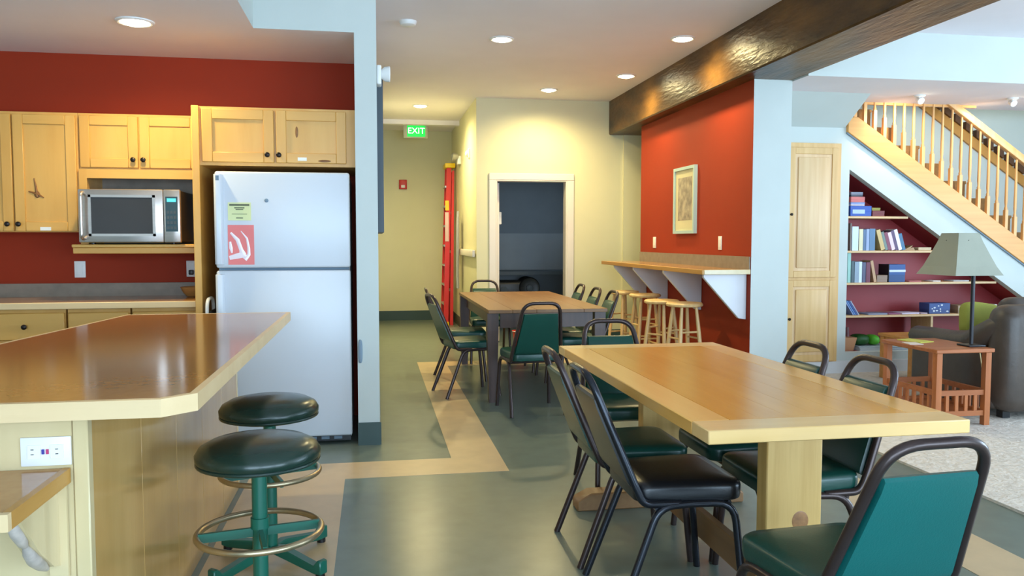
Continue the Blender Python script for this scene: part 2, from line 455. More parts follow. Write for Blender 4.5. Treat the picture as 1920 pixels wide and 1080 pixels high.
can_light(1.122, 7.004, CH, 100, 'recessed ceiling light over the middle of the hall, nearest the smoke detector')
can_light(2.669, 6.718, CH, 80, 'brightest recessed ceiling light beside the dark beam, nearer of two')
can_light(2.033, 9.236, CH, 110, 'recessed ceiling light throwing a glow above the dark doorway')
can_light(2.676, 8.324, CH, 70, 'small recessed ceiling light beside the beam, farther of two')
can_light(0.621, 10.609, CH, 190, 'recessed ceiling light at the hallway entrance before the exit sign')
can_light(-1.359, 5.064, KC, 65, 'recessed light in the lowered kitchen ceiling')


def spot_head(x, y, label):
    t = thing('spot_light', label, 'spot light', (x, y, LC), group='small ceiling spots by the stairs'); t.scale = (.72, .72, .72)
    mesh('canopy', B().lathe([(.07, 0), (.07, -.015), (.05, -.025)], n=20), WHITE_PL, t)
    mesh('stem', B().tube([(0, 0, -.02), (.02, .02, -.05)], .012, 8), WHITE_PL, t)
    M = Matrix.Translation((.03, .03, -.055)) @ Matrix.Rotation(R(-60), 4, 'X')
    mesh('head', B().lathe([(.02, .05), (.035, .04), (.045, -.03), (.04, -.03)], n=18).xf(M), WHITE_PL, t)
    mesh('lens', B().lathe([(.001, -.02), (.04, -.02), (.03, -.034), (.001, -.038)], n=18).xf(M), LAMPGLOW, t)
    d = bpy.data.lights.new('lamp_beam', 'SPOT'); d.energy = 17; d.color = (1, .84, .60); d.spot_size = R(120); d.spot_blend = .7; d.shadow_soft_size = .04
    o = bpy.data.objects.new('lamp_beam', d); COL.objects.link(o); o.parent = t; o.location = (.035, .09, -.085); o.rotation_euler = (R(50), 0, 0)


spot_head(4.934, 6.662, 'white spot light on the low ceiling above the upper balusters')
spot_head(5.881, 6.641, 'white spot light on the low ceiling at the right picture edge')
t = thing('stairwell_lamp', 'round ceiling lamp high in the stairwell', 'ceiling light', (6.6, 7.6, 4.6))
mesh('dome', B().lathe([(.15, 0), (.15, -.03), (.11, -.08), (.001, -.1)], n=20), LAMPGLOW, t)
d = bpy.data.lights.new('lamp_beam', 'POINT'); d.energy = 14; d.color = (1, .86, .6); d.shadow_soft_size = .12
o = bpy.data.objects.new('lamp_beam', d); COL.objects.link(o); o.parent = t; o.location = (0, 0, -.25)

# ================================================================== KITCHEN
def shaker(parent, x0, x1, z0, z1, y, name='door', fr=0.062, m=None, mx=None, mp=None):
    """framed door whose front face is at y, in world coordinates; the parent sits at the world origin offset"""
    dd = wp(name, B().box(x0 + fr - .006, x1 - fr + .006, y + .010, y + .017, z0 + fr - .006, z1 - fr + .006), mp or MAPLE, parent)
    for a0, a1 in ((x0, x0 + fr), (x1 - fr, x1)):
        wp('stile', B().box(a0, a1, y, y + .02, z0, z1).bevel(.003, 1), m or MAPLE, dd)
    for a0, a1 in ((z0, z0 + fr), (z1 - fr, z1)):
        wp('rail', B().box(x0 + fr, x1 - fr, y, y + .02, a0, a1).bevel(.003, 1), mx or MAPLE_X, dd)
    return dd


def knob(parent, x, z, y, m=KNOB, r=0.016):
    wp('knob', B().lathe([(.006, 0), (.007, -.012), (r, -.018), (r, -.026), (r * .6, -.031), (.001, -.032)], (x, y, z), 16, 'y'), m, parent)


t = thing('upper_cabinet', 'double door maple wall cabinet at the left picture edge with a knotty right door', 'cabinet', (-2.285, 5.85, 1.352), group='kitchen wall cabinets')
wp('body', B().box(-2.69, -1.895, 5.69, 5.995, 1.352, 2.128), MAPLE, t)
dA = shaker(t, -2.67, -2.293, 1.357, 2.11, 5.668); knob(dA, -2.324, 1.403, 5.668)
dB = shaker(t, -2.283, -1.907, 1.357, 2.11, 5.668); knob(dB, -2.258, 1.403, 5.668)
kb = B().tube([(-2.165, 5.676, 1.70), (-2.155, 5.676, 1.64), (-2.15, 5.676, 1.58)], .007, 6, radii=[.003, .007, .009])
kb.tube([(-2.20, 5.676, 1.615), (-2.15, 5.676, 1.60), (-2.11, 5.676, 1.575)], .005, 6, radii=[.004, .009, .003]); kb.blob((-2.15, 5.677, 1.595), .018, .003, .022)
wp('knot', kb, KNOT, dB)
wp('sticker', B().box(-2.135, -2.07, 5.6665, 5.668, 1.362, 1.384), WHITE_PL, dB)

t = thing('microwave_cabinet', 'maple wall cabinet with two short doors above the open microwave niche', 'cabinet', (-1.54, 5.85, 1.212), group='kitchen wall cabinets')
wp('body', B().box(-1.893, -1.105, 5.69, 5.995, 1.765, 2.128), MAPLE, t)
d1 = shaker(t, -1.883, -1.525, 1.775, 2.112, 5.668); knob(d1, -1.552, 1.827, 5.668)
d2 = shaker(t, -1.515, -1.135, 1.775, 2.112, 5.668); knob(d2, -1.489, 1.827, 5.668)
wp('niche_side', B().box(-1.893, -1.845, 5.67, 5.995, 1.272, 1.765), MAPLE, t)
wp('niche_side', B().box(-1.150, -1.105, 5.67, 5.995, 1.272, 1.765), MAPLE, t)
wp('niche_header', B().box(-1.845, -1.150, 5.67, 5.69, 1.705, 1.765), MAPLE_X, t)
wp('niche_back', B().box(-1.845, -1.150, 5.975, 5.995, 1.272, 1.765), SPLASH, t)
wp('shelf', B().box(-1.893, -1.105, 5.50, 5.995, 1.252, 1.272).bevel(.004, 1), MAPLE_X, t)
wp('shelf_apron', B().box(-1.893, -1.105, 5.52, 5.995, 1.212, 1.252).bevel(.004, 1), MAPLE_X, t)

t = thing('refrigerator_cabinet', 'maple surround with two doors above the refrigerator and a tall side panel', 'cabinet', (-0.58, 5.6, 0), group='kitchen wall cabinets')
wp('side_panel', B().box(-1.100, -1.057, 5.25, 5.995, 0, 2.130).bevel(.003, 1), MAPLE, t)
wp('body', B().box(-1.057, -0.108, 5.27, 5.995, 1.765, 2.128), MAPLE, t)
d1 = shaker(t, -1.040, -0.610, 1.785, 2.112, 5.248); knob(d1, -.648, 1.832, 5.248)
d2 = shaker(t, -0.596, -0.165, 1.785, 2.112, 5.248); knob(d2, -.578, 1.832, 5.248)
wp('knot', B().blob((-.30, 5.2475, 1.80), .04, .002, .008), KNOT, d2)
wp('knot', B().blob((-.47, 5.2580, 1.98), .009, .002, .035), KNOT, d2)
wp('sticker', B().box(-.465, -.41, 5.2465, 5.248, 1.80, 1.82), WHITE_PL, d2)

# base run
xs = [(-2.75, -2.375), (-2.365, -1.915), (-1.895, -1.535), (-1.515, -1.12)]
labs = ['maple base cabinet at the left picture edge below the back counter', 'maple base cabinet with the visible round drawer knob below the back counter', 'maple base cabinet behind the island corner, second from the refrigerator', 'maple base cabinet under the back counter next to the refrigerator panel']
for (x0, x1), lab in zip(xs, labs):
    t = thing('base_cabinet', lab, 'cabinet', ((x0 + x1) / 2, 5.7, 0), group='kitchen base cabinets')
    wp('body', B().box(x0 - .004, x1 + .004, 5.42, 5.995, 0.10, 0.868), MAPLE, t)
    wp('toe_kick', B().box(x0 - .004, x1 + .004, 5.48, 5.995, 0, 0.10), BLACK, t)
    dr = wp('drawer', B().box(x0, x1, 5.40, 5.42, .675, .845).bevel(.006, 1), MAPLE_X, t); knob(dr, (x0 + x1) / 2, .76, 5.40)
    dd = shaker(t, x0, x1, .12, .66, 5.40); knob(dd, x1 - .03, .60, 5.40)
t = thing('back_countertop', 'brown laminate back counter with a maple edge under the wall cabinets', 'countertop', (-2.0, 5.7, .868))
wp('slab', B().box(-3.29, -1.102, 5.39, 5.978, .869, .909), LAMINATE, t)
wp('edge', B().box(-3.29, -1.102, 5.37, 5.39, .869, .911).bevel(.004, 1), MAPLE_EDGE, t)
wp('backsplash', B().box(-3.29, -1.102, 5.978, 5.998, .869, 1.0), SPLASH, t)


def plate(name, label, cat, w, h, loc, rotz, parts):
    t_ = thing(name, label, cat, loc, rotz)
    mesh('cover', B().box(-w / 2, w / 2, -.006, 0, -h / 2, h / 2).bevel(.002, 2), WHITE_PL, t_)
    for nm, (x, z, sx, sz), m in parts:
        mesh(nm, B().box(x - sx / 2, x + sx / 2, -.009, -.005, z - sz / 2, z + sz / 2), m, t_)
    return t_


SOCK = mat('socket_slot', (120, 120, 120), .5)
plate('blank_plate', 'white wall plate on the red wall below the microwave shelf', 'wall plate', .072, .114, (-2.013, 5.9995, 1.096), 0, [('rocker', (0, 0, .034, .068), WHITE_PL)])
op = plate('power_outlet', 'white power outlet with a black plug beside the refrigerator panel', 'outlet', .072, .114, (-1.275, 5.9995, 1.096), 0, [('socket', (0, .026, .034, .03), WHITE_PL), ('socket', (0, -.026, .034, .03), WHITE_PL)])
mesh('plug', B().box(-.016, .016, -.04, -.009, -.042, -.008).bevel(.006, 2), BLACK, op)

# bowl on the back counter
one('wooden_bowl', B().lathe([(.001, .003), (.05, .003), (.075, .03), (.092, .068), (.087, .068), (.07, .032), (.045, .012), (.001, .012)], n=28), wood('bowl_wood', (176, 122, 62), (196, 142, 80), 'x'), 'brown wooden bowl on the back counter beside the refrigerator panel', 'bowl', (-1.225, 5.83, .909))

# microwave
t = thing('microwave', 'stainless steel microwave oven sitting in the cabinet niche', 'microwave', (-1.53, 5.65, 1.272))
X0, X1, Z0, Z1, YF = -1.832, -1.222, 1.284, 1.622, 5.45
wp('body', B().box(X0 + .01, X1 - .004, YF + .04, 5.90, Z0, Z1 - .004).bevel(.006, 1), BLACK, t)
dr = wp('door', B().box(X0, -1.325, YF, YF + .04, Z0, Z1).bevel(.008, 2), STEEL, t)
wp('window', B().box(X0 + .075, -1.385, YF - .002, YF + .002, Z0 + .055, Z1 - .05), DARKGLASS, dr)
wf = B()
for a in ((X0 + .062, X0 + .078, Z0 + .04, Z1 - .036), (-1.388, -1.372, Z0 + .04, Z1 - .036)):
    wf.box(a[0], a[1], YF - .006, YF + .004, a[2], a[3])
wf.box(X0 + .062, -1.372, YF - .006, YF + .004, Z0 + .04, Z0 + .056); wf.box(X0 + .062, -1.372, YF - .006, YF + .004, Z1 - .052, Z1 - .036)
wp('window_frame', wf, STEEL, dr)
wp('handle', B().tube(fillet([(X0 + .03, YF + .01, Z0 + .02), (X0 + .03, YF - .035, Z0 + .03), (X0 + .03, YF - .035, Z1 - .03), (X0 + .03, YF + .01, Z1 - .02)], .03), .011, 10), STEEL, dr)
cp = wp('control_panel', B().box(-1.323, X1, YF, YF + .04, Z0, Z1).bevel(.006, 2), STEEL, t)
wp('keypad', B().box(-1.310, -1.236, YF - .002, YF + .002, Z0 + .07, Z1 - .045), mat('keypad_dark', (40, 66, 78), .3), cp)
wp('display', B().box(-1.300, -1.246, YF - .0035, YF, Z1 - .078, Z1 - .056), CYAN, cp)
for i in range(4):
    for j in range(3):
        wp('button', B().box(-1.303 + j * .021, -1.288 + j * .021, YF - .0035, YF, Z0 + .085 + i * .033, Z0 + .103 + i * .033), SLATE, cp)
for fx in (X0 + .06, X1 - .06):
    wp('foot', B().lathe([(.015, 1.2725), (.015, 1.2845)], (fx, YF + .08, 0), 12), BLACK, t)

# refrigerator
t = thing('refrigerator', 'white top freezer refrigerator between the maple panel and the partition', 'refrigerator', (-.55, 5.5, 0))
wp('body', B().box(-.950, -.150, 5.225, 5.92, .03, 1.715).bevel(.006, 1), FRIDGE, t)
wp('gasket', B().box(-.945, -.155, 5.205, 5.226, .06, 1.71), GASKET, t)
fd = wp('freezer_door', B().box(-.952, -.144, 5.145, 5.208, 1.128, 1.720).bevel(.014, 3), FRIDGE, t)
rd = wp('fridge_door', B().box(-.952, -.144, 5.145, 5.208, .055, 1.112).bevel(.014, 3), FRIDGE, t)
for dd, z0, z1 in ((fd, 1.15, 1.70), (rd, .55, 1.09)):
    wp('handle', B().prism([(-.951, 5.15), (-.951, 5.112), (-.938, 5.10), (-.910, 5.104), (-.900, 5.15)], 'z', z0, z1).bevel(.004, 2), FRIDGE, dd)
gr = wp('grille', B().box(-.94, -.155, 5.20, 5.23, .012, .055), BLACK, t)
for i in range(9):
    wp('vent_slot', B().box(-.90 + i * .08, -.85 + i * .08, 5.197, 5.201, .024, .042), GASKET, gr)
for fx in (-.9, -.2):
    wp('foot', B().lathe([(.02, 0), (.02, .03)], (fx, 5.3, 0), 12), BLACK, t)
    wp('foot', B().lathe([(.02, 0), (.02, .03)], (fx, 5.85, 0), 12), BLACK, t)
wp('badge', B().box(-.937, -.918, 5.098, 5.104, 1.66, 1.69), GASKET, fd)
# papers and magnets on the door
t = thing('paper_note', 'small pale yellow printed note on the freezer door', 'note', (-.808, 5.144, 1.475))
mesh('sheet', B().box(-.068, .068, -.0015, 0, -.055, .055), mat('yellow_paper', (222, 226, 168), .7), t)
INK = mat('grey_ink', (104, 110, 84), .7)
for w, z, h in ((.118, .040, .012), (.06, .022, .008), (.045, .012, .006), (.09, -.016, .003), (.04, -.040, .006)):
    mesh('print_line', B().box(-w / 2, w / 2, -.0022, -.0014, z - h / 2, z + h / 2), INK, t)
t = thing('red_sheet', 'coral red sheet in a shiny plastic sleeve taped to the freezer door', 'paper', (-.802, 5.144, 1.27))
mesh('sheet', B().box(-.077, .077, -.0015, 0, -.122, .122), mat('coral_paper', (238, 128, 124), .6), t)
SLEEVE = mat('sleeve_white', (244, 226, 228), .15)
for pts, rs in (([(-.06, .075), (-.02, .03), (.0, -.03), (.01, -.06)], [.006, .012, .012, .02]), ([(.0, .085), (.035, .04), (.045, -.02), (.045, -.06), (.02, -.09)], [.002, .006, .008, .01, .014]), ([(-.07, -.08), (-.03, -.07), (.01, -.06), (.04, -.08)], [.012, .016, .02, .006]), ([(-.065, .02), (-.06, -.02), (-.055, -.05)], [.006, .01, .004])):
    bb = B().tube([(x, 0, z) for x, z in pts], .01, 8, radii=rs); bb.xf(Matrix.Translation((0, -.0018, 0)) @ Matrix.Diagonal((1, .06, 1, 1)))
    mesh('sleeve_streak', bb, SLEEVE, t)  # white streaks laid over the coral sheet
one('magnet', B().lathe([(.012, 0), (.012, -.006), (.008, -.008), (.001, -.008)], n=16, axis='y'), GASKET, 'small round grey magnet on the freezer door', 'magnet', (-.647, 5.144, 1.543))
# folded step stool in the gap beside the refrigerator
t = thing('step_stool', 'white framed folded step stool in the gap left of the refrigerator', 'step stool', (-1.005, 5.32, 0))
mesh('frame', B().tube(fillet([(-.02, -.12, 0), (-.02, -.10, .93), (-.02, .10, .93), (-.02, .12, 0)], .07), .011, 10), WHITE_PL, t)
mesh('rear_frame', B().tube(fillet([(.015, -.10, 0), (.015, -.09, .72), (.015, .09, .72), (.015, .10, 0)], .05), .010, 10), WHITE_PL, t)
mesh('step', B().box(-.008, .004, -.095, .095, .66, .86).bevel(.004, 1), BLACK, t)
mesh('step', B().box(-.008, .004, -.10, .10, .30, .50).bevel(.004, 1), BLACK, t)

# ================================================================== ISLAND
t = thing('kitchen_island', 'maple kitchen island base painted daylit pale, with a plain end panel', 'island', (-1.0, 3.2, 0))
wp('body', B().box(-1.25, -.72, 2.135, 4.32, .0, .868), MAPLE_DAYLIT, t)
for i in range(5):
    y0 = 2.15 + i * .434
    wp('side_board', B().box(-.72, -.708, y0, y0 + .431, 0, .868).bevel(.0015, 1), MAPLE_SIDE, t)
wp('corner_post', B().box(-.742, -.706, 2.118, 2.152, 0, .868).bevel(.003, 1), MAPLE_DAYLIT, t)
wp('corner_post', B().box(-.742, -.706, 4.30, 4.332, 0, .868).bevel(.003, 1), MAPLE_DAYLIT, t)
wp('front_panel', B().box(-1.25, -.744, 2.124, 2.136, 0, .868).bevel(.0015, 1), MAPLE_DAYLIT, t)
t = thing('island_countertop', 'glossy brown laminate island counter with a clipped corner and maple edge', 'countertop', (-.9, 3.2, .869))
outer = [(-1.40, 2.055), (-.517, 2.055), (-.445, 2.125), (-.445, 4.45), (-1.27, 4.45), (-1.40, 3.2)]
inner = [(-1.385, 2.075), (-.525, 2.075), (-.465, 2.133), (-.465, 4.43), (-1.26, 4.43), (-1.385, 3.2)]
wp('slab', B().prism(inner, 'z', .870, .9105), LAMINATE, t, smooth=False)
for i in range(6):
    p, q, r_, s_ = outer[i], outer[(i + 1) % 6], inner[(i + 1) % 6], inner[i]
    wp('edge_strip', B().prism([p, q, r_, s_], 'z', .866, .911), MAPLE_EDGE, t, smooth=False)
t = thing('low_desk_shelf', 'low brown desk shelf with maple edge fixed to the front of the island', 'desk shelf', (-1.1, 1.9, .70))
wp('slab', B().box(-1.6, -.765, 1.79, 2.118, .700, .734), LAMINATE, t, smooth=False)
wp('edge_strip', B().box(-.765, -.748, 1.787, 2.118, .698, .735), BAREDGE, t, smooth=False)
wp('edge_strip', B().box(-1.6, -.748, 1.77, 1.787, .698, .735), MAPLE_EDGE, t, smooth=False)
cbk = wp('corbel', B().prism([(2.118, .698), (1.885, .698), (1.895, .675), (1.92, .645), (1.955, .61), (1.975, .585), (2.0, .56), (2.04, .53), (2.07, .505), (2.118, .488)], 'x', -.812, -.775), MAPLE_DAYLIT, t)
SCR = mat('grey_scroll', (186, 176, 166), .35, vary=.2, scale=30)
for seg in ([(1.886, .690, .008), (1.897, .668, .012), (1.918, .642, .014), (1.946, .612, .012), (1.962, .596, .006)], [(1.957, .600, .006), (1.974, .578, .013), (2.002, .550, .016), (2.04, .522, .014), (2.072, .500, .007)]):
    wp('scroll', B().tube([(-.7935, y, z) for y, z, r in seg], .016, 12, radii=[r for y, z, r in seg]), SCR, cbk)
wp('backing', B().box(-.80, -.757, 2.108, 2.120, .46, .698), MAPLE_DAYLIT, t)
t = plate('double_outlet', 'wide white outlet plate with coloured test buttons above the low desk shelf', 'outlet', .116, .072, (-.803, 2.1235, .778), 0, [('socket', (-.026, 0, .03, .034), WHITE_PL), ('socket', (.026, 0, .03, .034), WHITE_PL), ('test_button', (-.006, 0, .006, .012), mat('blue_button', (60, 60, 150), .4)), ('reset_button', (.004, 0, .006, .012), mat('red_button', (190, 60, 110), .4)), ('slot', (-.030, .006, .007, .002), SOCK), ('slot', (-.030, -.006, .007, .002), SOCK), ('slot', (.026, .006, .007, .002), SOCK), ('slot', (.026, -.006, .007, .002), SOCK)])


# ================================================================== GREEN STOOLS
def green_stool(loc, rot, label):
    t = thing('bar_stool', label, 'stool', loc, rot, 'round green stools at the island')
    mesh('seat', B().lathe([(.001, .592), (.155, .592), (.178, .600), (.191, .618), (.192, .632), (.180, .652), (.150, .668), (.09, .680), (.001, .684)], n=40), STOOLSEAT, t)
    mesh('seat_piping', B().tube([(.185 * math.cos(2 * math.pi * k / 40), .185 * math.sin(2 * math.pi * k / 40), .606) for k in range(40)], .006, 8, closed=True), STOOLSEAT, t)
    mesh('post', B().lathe([(.024, .05), (.024, .385), (.029, .386), (.029, .42), (.024, .421), (.024, .56), (.06, .59), (.06, .602)], n=20), GREENMETAL, t)
    mesh('foot_ring', B().tube([(.19 * math.cos(2 * math.pi * k / 48), .19 * math.sin(2 * math.pi * k / 48), .375) for k in range(48)], .0105, 10, closed=True), BRASS, t)
    for k in range(2):
        mesh('ring_spoke', B().box(-.185, .185, -.006, .006, .360, .388).xf(Matrix.Rotation(R(90 * k + 12), 4, 'Z')), GREENMETAL, t)
    for k in range(4):
        M = Matrix.Rotation(R(90 * k + 40), 4, 'Z')
        fb = B().prism([(.0, .075), (.06, .085), (.25, .05), (.27, .075), (.29, .072), (.29, .02), (.25, .018), (.05, .045), (0, .05)], 'y', -.02, .02).bevel(.004, 1).xf(M)
        leg = mesh('base_leg', fb, GREENMETAL, t)
        mesh('foot_pad', B().lathe([(.018, 0), (.018, .02)], (.27, 0, 0), 14).xf(M), BLACK, leg)
    return t


green_stool((-.365, 2.60, 0), R(0), 'nearer round green vinyl stool with a foot ring at the island')
green_stool((-.415, 3.27, 0), R(8), 'farther round green vinyl stool behind the nearer one at the island')


# ================================================================== STACKING CHAIRS
def make_chair(seat_m, back_m, frame_m):
    t = thing('stacking_chair', 'x', 'chair')
    sw, rw = .198, .18
    outl = []
    for cx, cy, a0 in ((sw - .06, .195 - .06, 0), (-sw + .06, .195 - .06, 90), (-rw + .05, -.195 + .05, 180), (rw - .05, -.195 + .05, 270)):
        rr = .06 if cy > 0 else .05
        for k in range(6):
            a = R(a0 + 18 * k); outl.append((cx + rr * math.cos(a), cy + rr * math.sin(a)))
    layers = [(.93, .398), (.985, .404), (1.0, .420), (1.0, .446), (.985, .456), (.94, .464), (.75, .470), (.4, .474)]
    sb = B(); rings = [[sb.bm.verts.new((x * k, y * k, z)) for x, y in outl] for k, z in layers]
    n = len(outl)
    for i in range(len(rings) - 1):
        for k in range(n):
            sb.bm.faces.new((rings[i][k], rings[i][(k + 1) % n], rings[i + 1][(k + 1) % n], rings[i + 1][k]))
    sb.bm.faces.new(rings[0]); sb.bm.faces.new(rings[-1])
    mesh('seat', sb, seat_m, t)
    # leaning back: s runs up the back, plane y = yb(z)
    yb = lambda z: -.185 - (z - .42) * .40
    pad = B(); hw = lambda z: .174 - (z - .45) * .14
    prof = [(-1, 0), (-.96, 1), (-.8, 1.25), (0, 1.35), (.8, 1.25), (.96, 1), (1, 0), (.96, -1), (0, -1.15), (-.96, -1)]
    zs = [.455, .462, .48, .56, .65, .73, .757, .765]; th = [.3, .8, 1, 1, 1, 1, .8, .3]
    rings = []
    for z, q in zip(zs, th):
        rings.append([pad.bm.verts.new((u * hw(z), yb(z) + v * .018 * q, z)) for u, v in prof])
    for i in range(len(rings) - 1):
        for k in range(len(prof)):
            pad.bm.faces.new((rings[i][k], rings[i][(k + 1) % len(prof)], rings[i + 1][(k + 1) % len(prof)], rings[i + 1][k]))
    pad.bm.faces.new(rings[0]); pad.bm.faces.new(rings[-1])
    mesh('back_pad', pad, back_m, t)
    hx = lambda z: .190 - (z - .45) * .14
    pts = [(-.185, -.04, .398), (-.188, -.175, .402), (-hx(.46), yb(.46), .46), (-hx(.845), yb(.845), .845), (hx(.845), yb(.845), .845), (hx(.46), yb(.46), .46), (.188, -.175, .402), (.185, -.04, .398)]
    mesh('back_frame', B().tube(fillet(pts, .085, 7), .0136, 10), frame_m, t)
    for s in (-1, 1):
        mesh('leg', B().tube(fillet([(s * .205, -.27, .0), (s * .19, -.12, .392), (s * .187, .0, .396)], .06), .0136, 10), frame_m, t)
        mesh('leg', B().tube(fillet([(s * .212, .19, .0), (s * .197, .15, .396), (s * .187, .0, .396)], .07), .0136, 10), frame_m, t)
    mesh('cross_rail', B().tube([(-.19, -.125, .385), (.19, -.125, .385)], .009, 8), frame_m, t)
    mesh('cross_rail', B().tube([(-.19, .135, .393), (.19, .135, .393)], .009, 8), frame_m, t)
    return t


P0 = make_chair(VINYL, VINYL, FRAME)
PK = make_chair(VINYL_K, VINYL_K, FRAME_B)
PT = make_chair(VINYL, VINYL_T, FRAME)
first = {id(P0): P0, id(PK): PK, id(PT): PT}; used = set()


def chair(proto, x, y, rz, label, group):
    o = proto if id(proto) not in used else copy_tree(proto)
    used.add(id(proto))
    o.location = (x, y, 0); o.rotation_euler = (0, 0, R(rz)); tag(o, label, 'chair', group)
    return o


G1 = 'stacking chairs around the pale dining table'; G2 = 'stacking chairs around the dark far table'
chair(PK, 1.07, 2.742, -90, 'black padded stacking chair on the near left side of the pale dining table', G1)
chair(P0, 1.065, 3.215, -90, 'green seated stacking chair on the left of the pale table behind the black chair', G1)
chair(P0, 1.30, 3.98, 180, 'green stacking chair at the far end of the pale dining table', G1)
chair(P0, 1.53, 3.20, 90, 'green stacking chair on the right of the pale table nearest the white pillar', G1)
chair(P0, 1.53, 2.748, 90, 'green stacking chair on the near right side of the pale table before the end table', G1)
chair(PT, 1.226, 1.935, 4, 'foreground stacking chair with a teal green back at the near end of the pale table', G1)
chair(P0, .80, 6.72, -78, 'green stacking chair on the near left side of the dark far table', G2)
chair(P0, .83, 7.45, -92, 'green stacking chair on the left of the dark far table, behind its neighbour', G2)
chair(P0, 1.17, 5.98, 4, 'green stacking chair at the near end of the dark far table, seen from behind', G2)
chair(P0, 1.21, 8.47, 180, 'stacking chair at the far end of the dark table before the doorway', G2)
chair(P0, 1.72, 7.85, 90, 'green stacking chair on the right of the dark table, farthest of three', G2)
chair(P0, 1.72, 7.27, 90, 'green stacking chair on the right of the dark table, middle of three', G2)
chair(P0, 1.74, 6.80, 90, 'green stacking chair on the right of the dark table, nearest of three', G2)

# ================================================================== PALE DINING TABLE
t = thing('dining_table', 'large pale oak trestle dining table with a darker framed centre', 'table', (1.375, 3.1, 0))
TX0, TX1, TY0, TY1 = .948, 1.800, 2.150, 4.042
wp('end_board', B().box(TX0, TX1, TY0, TY0 + .125, .708, .75).bevel(.003, 1), OAK_E, t)
wp('end_board', B().box(TX0, TX1, TY1 - .125, TY1, .708, .75).bevel(.003, 1), OAK_E, t)
for a in (TX0, TX1 - .125):
    wp('side_board', B().box(a, a + .125, TY0 + .1255, TY1 - .1255, .708, .75).bevel(.003, 1), OAK_B, t)
n = 6; w = (TX1 - TX0 - .252) / n
for i in range(n):
    wp('plank', B().box(TX0 + .126 + i * w, TX0 + .126 + (i + 1) * w - .0001, TY0 + .1255, TY1 - .1255, .71, .7495).bevel(.0004, 1), OAK_C, t)
for yl in (2.462, 3.70):
    lg = wp('trestle_leg', B().box(1.277, 1.477, yl - .035, yl + .035, .085, .66).bevel(.004, 1), PINE_LEG, t)
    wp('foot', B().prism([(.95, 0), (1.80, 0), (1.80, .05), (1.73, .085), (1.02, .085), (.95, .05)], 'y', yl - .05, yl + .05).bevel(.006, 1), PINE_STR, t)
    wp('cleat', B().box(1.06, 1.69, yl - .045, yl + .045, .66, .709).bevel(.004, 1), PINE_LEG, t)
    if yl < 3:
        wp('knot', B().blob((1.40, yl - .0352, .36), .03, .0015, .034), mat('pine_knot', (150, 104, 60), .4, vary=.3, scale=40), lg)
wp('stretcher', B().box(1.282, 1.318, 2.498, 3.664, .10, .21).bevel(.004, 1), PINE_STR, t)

# ================================================================== DARK FAR TABLE
t = thing('farm_table', 'dark brown wooden table with tapered legs standing before the doorway', 'table', (1.37, 7.3, 0))
for i in range(5):
    x0 = .885 + i * .194
    wp('plank', B().box(x0, x0 + .1935, 6.20, 8.40, .722, .75).bevel(.002, 1), WALNUT, t)
for y0, y1 in ((6.27, 6.295), (8.305, 8.33)):
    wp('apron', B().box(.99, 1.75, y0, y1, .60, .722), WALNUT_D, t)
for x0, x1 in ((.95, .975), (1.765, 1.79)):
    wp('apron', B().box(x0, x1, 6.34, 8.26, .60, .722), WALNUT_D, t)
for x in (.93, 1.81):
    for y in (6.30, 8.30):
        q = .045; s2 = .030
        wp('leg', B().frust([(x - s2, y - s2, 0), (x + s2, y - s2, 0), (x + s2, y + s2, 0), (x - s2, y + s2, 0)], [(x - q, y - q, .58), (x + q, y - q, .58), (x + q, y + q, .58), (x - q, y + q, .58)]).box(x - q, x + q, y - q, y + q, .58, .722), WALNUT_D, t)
t = thing('red_bucket', 'small red plastic bucket on the floor behind the dark far table', 'bucket', (1.72, 9.35, 0))
mesh('tub', B().lathe([(.001, .0), (.07, 0), (.095, .21), (.105, .22), (.090, .22), (.065, .01), (.001, .01)], n=24), mat('bucket_red', (210, 60, 40), .4), t)
mesh('bail', B().tube([(.1 * math.cos(a), -.02 - .08 * math.sin(a), .215) for a in [math.pi * k / 12 for k in range(13)]], .004, 6), ALU, t)

# ================================================================== BAR AND WOODEN STOOLS
t = thing('bar_counter', 'narrow brown bar counter with a wood edge along the orange red wall', 'counter', (2.9, 7.7, 1.01))
wp('top', B().box(2.705, 3.118, 6.29, 9.25, 1.018, 1.050), LAMINATE, t, smooth=False)
wp('front_edge', B().box(2.685, 2.706, 6.27, 9.25, 1.012, 1.052).bevel(.003, 1), BAREDGE, t)
wp('end_edge', B().box(2.706, 3.118, 6.27, 6.29, 1.012, 1.052).bevel(.003, 1), MAPLE_DAYLIT, t)
wp('backsplash', B().box(3.108, 3.119, 6.28, 9.09, 1.050, 1.160), SPLASH, t, smooth=False)
for yb_ in (6.36, 7.30, 8.20, 8.88):
    b = B().prism([(3.117, 1.018), (2.73, 1.018), (2.73, .985), (3.05, .635), (3.117, .625)], 'y', yb_ - .02, yb_ + .02).bevel(.003, 1)
    wp('bracket', b, LAVENDER, t)


def wooden_stool():
    t = thing('wooden_stool', 'x', 'stool', group='blond wooden stools under the bar')
    mesh('seat', B().lathe([(.001, .705), (.15, .705), (.163, .712), (.165, .728), (.155, .739), (.13, .738), (.001, .733)], n=28), STOOLWOOD, t)
    for k in range(4):
        a = R(45 + 90 * k); c, s_ = math.cos(a), math.sin(a)
        mesh('leg', B().tube([(.105 * c, .105 * s_, .708), (.135 * c, .135 * s_, .45), (.185 * c, .185 * s_, 0)], .016, 10, radii=[.014, .019, .014]), STOOLWOOD, t)
    for k in range(4):
        for z in ((.22, .42) if k % 2 else (.28, .48)):
            rr = .185 - (z / .708) * .08; a = R(45 + 90 * k); a2 = R(135 + 90 * k)
            mesh('rung', B().tube([(rr * math.cos(a), rr * math.sin(a), z), (rr * math.cos(a2), rr * math.sin(a2), z)], .009, 8), STOOLWOOD, t)
    return t


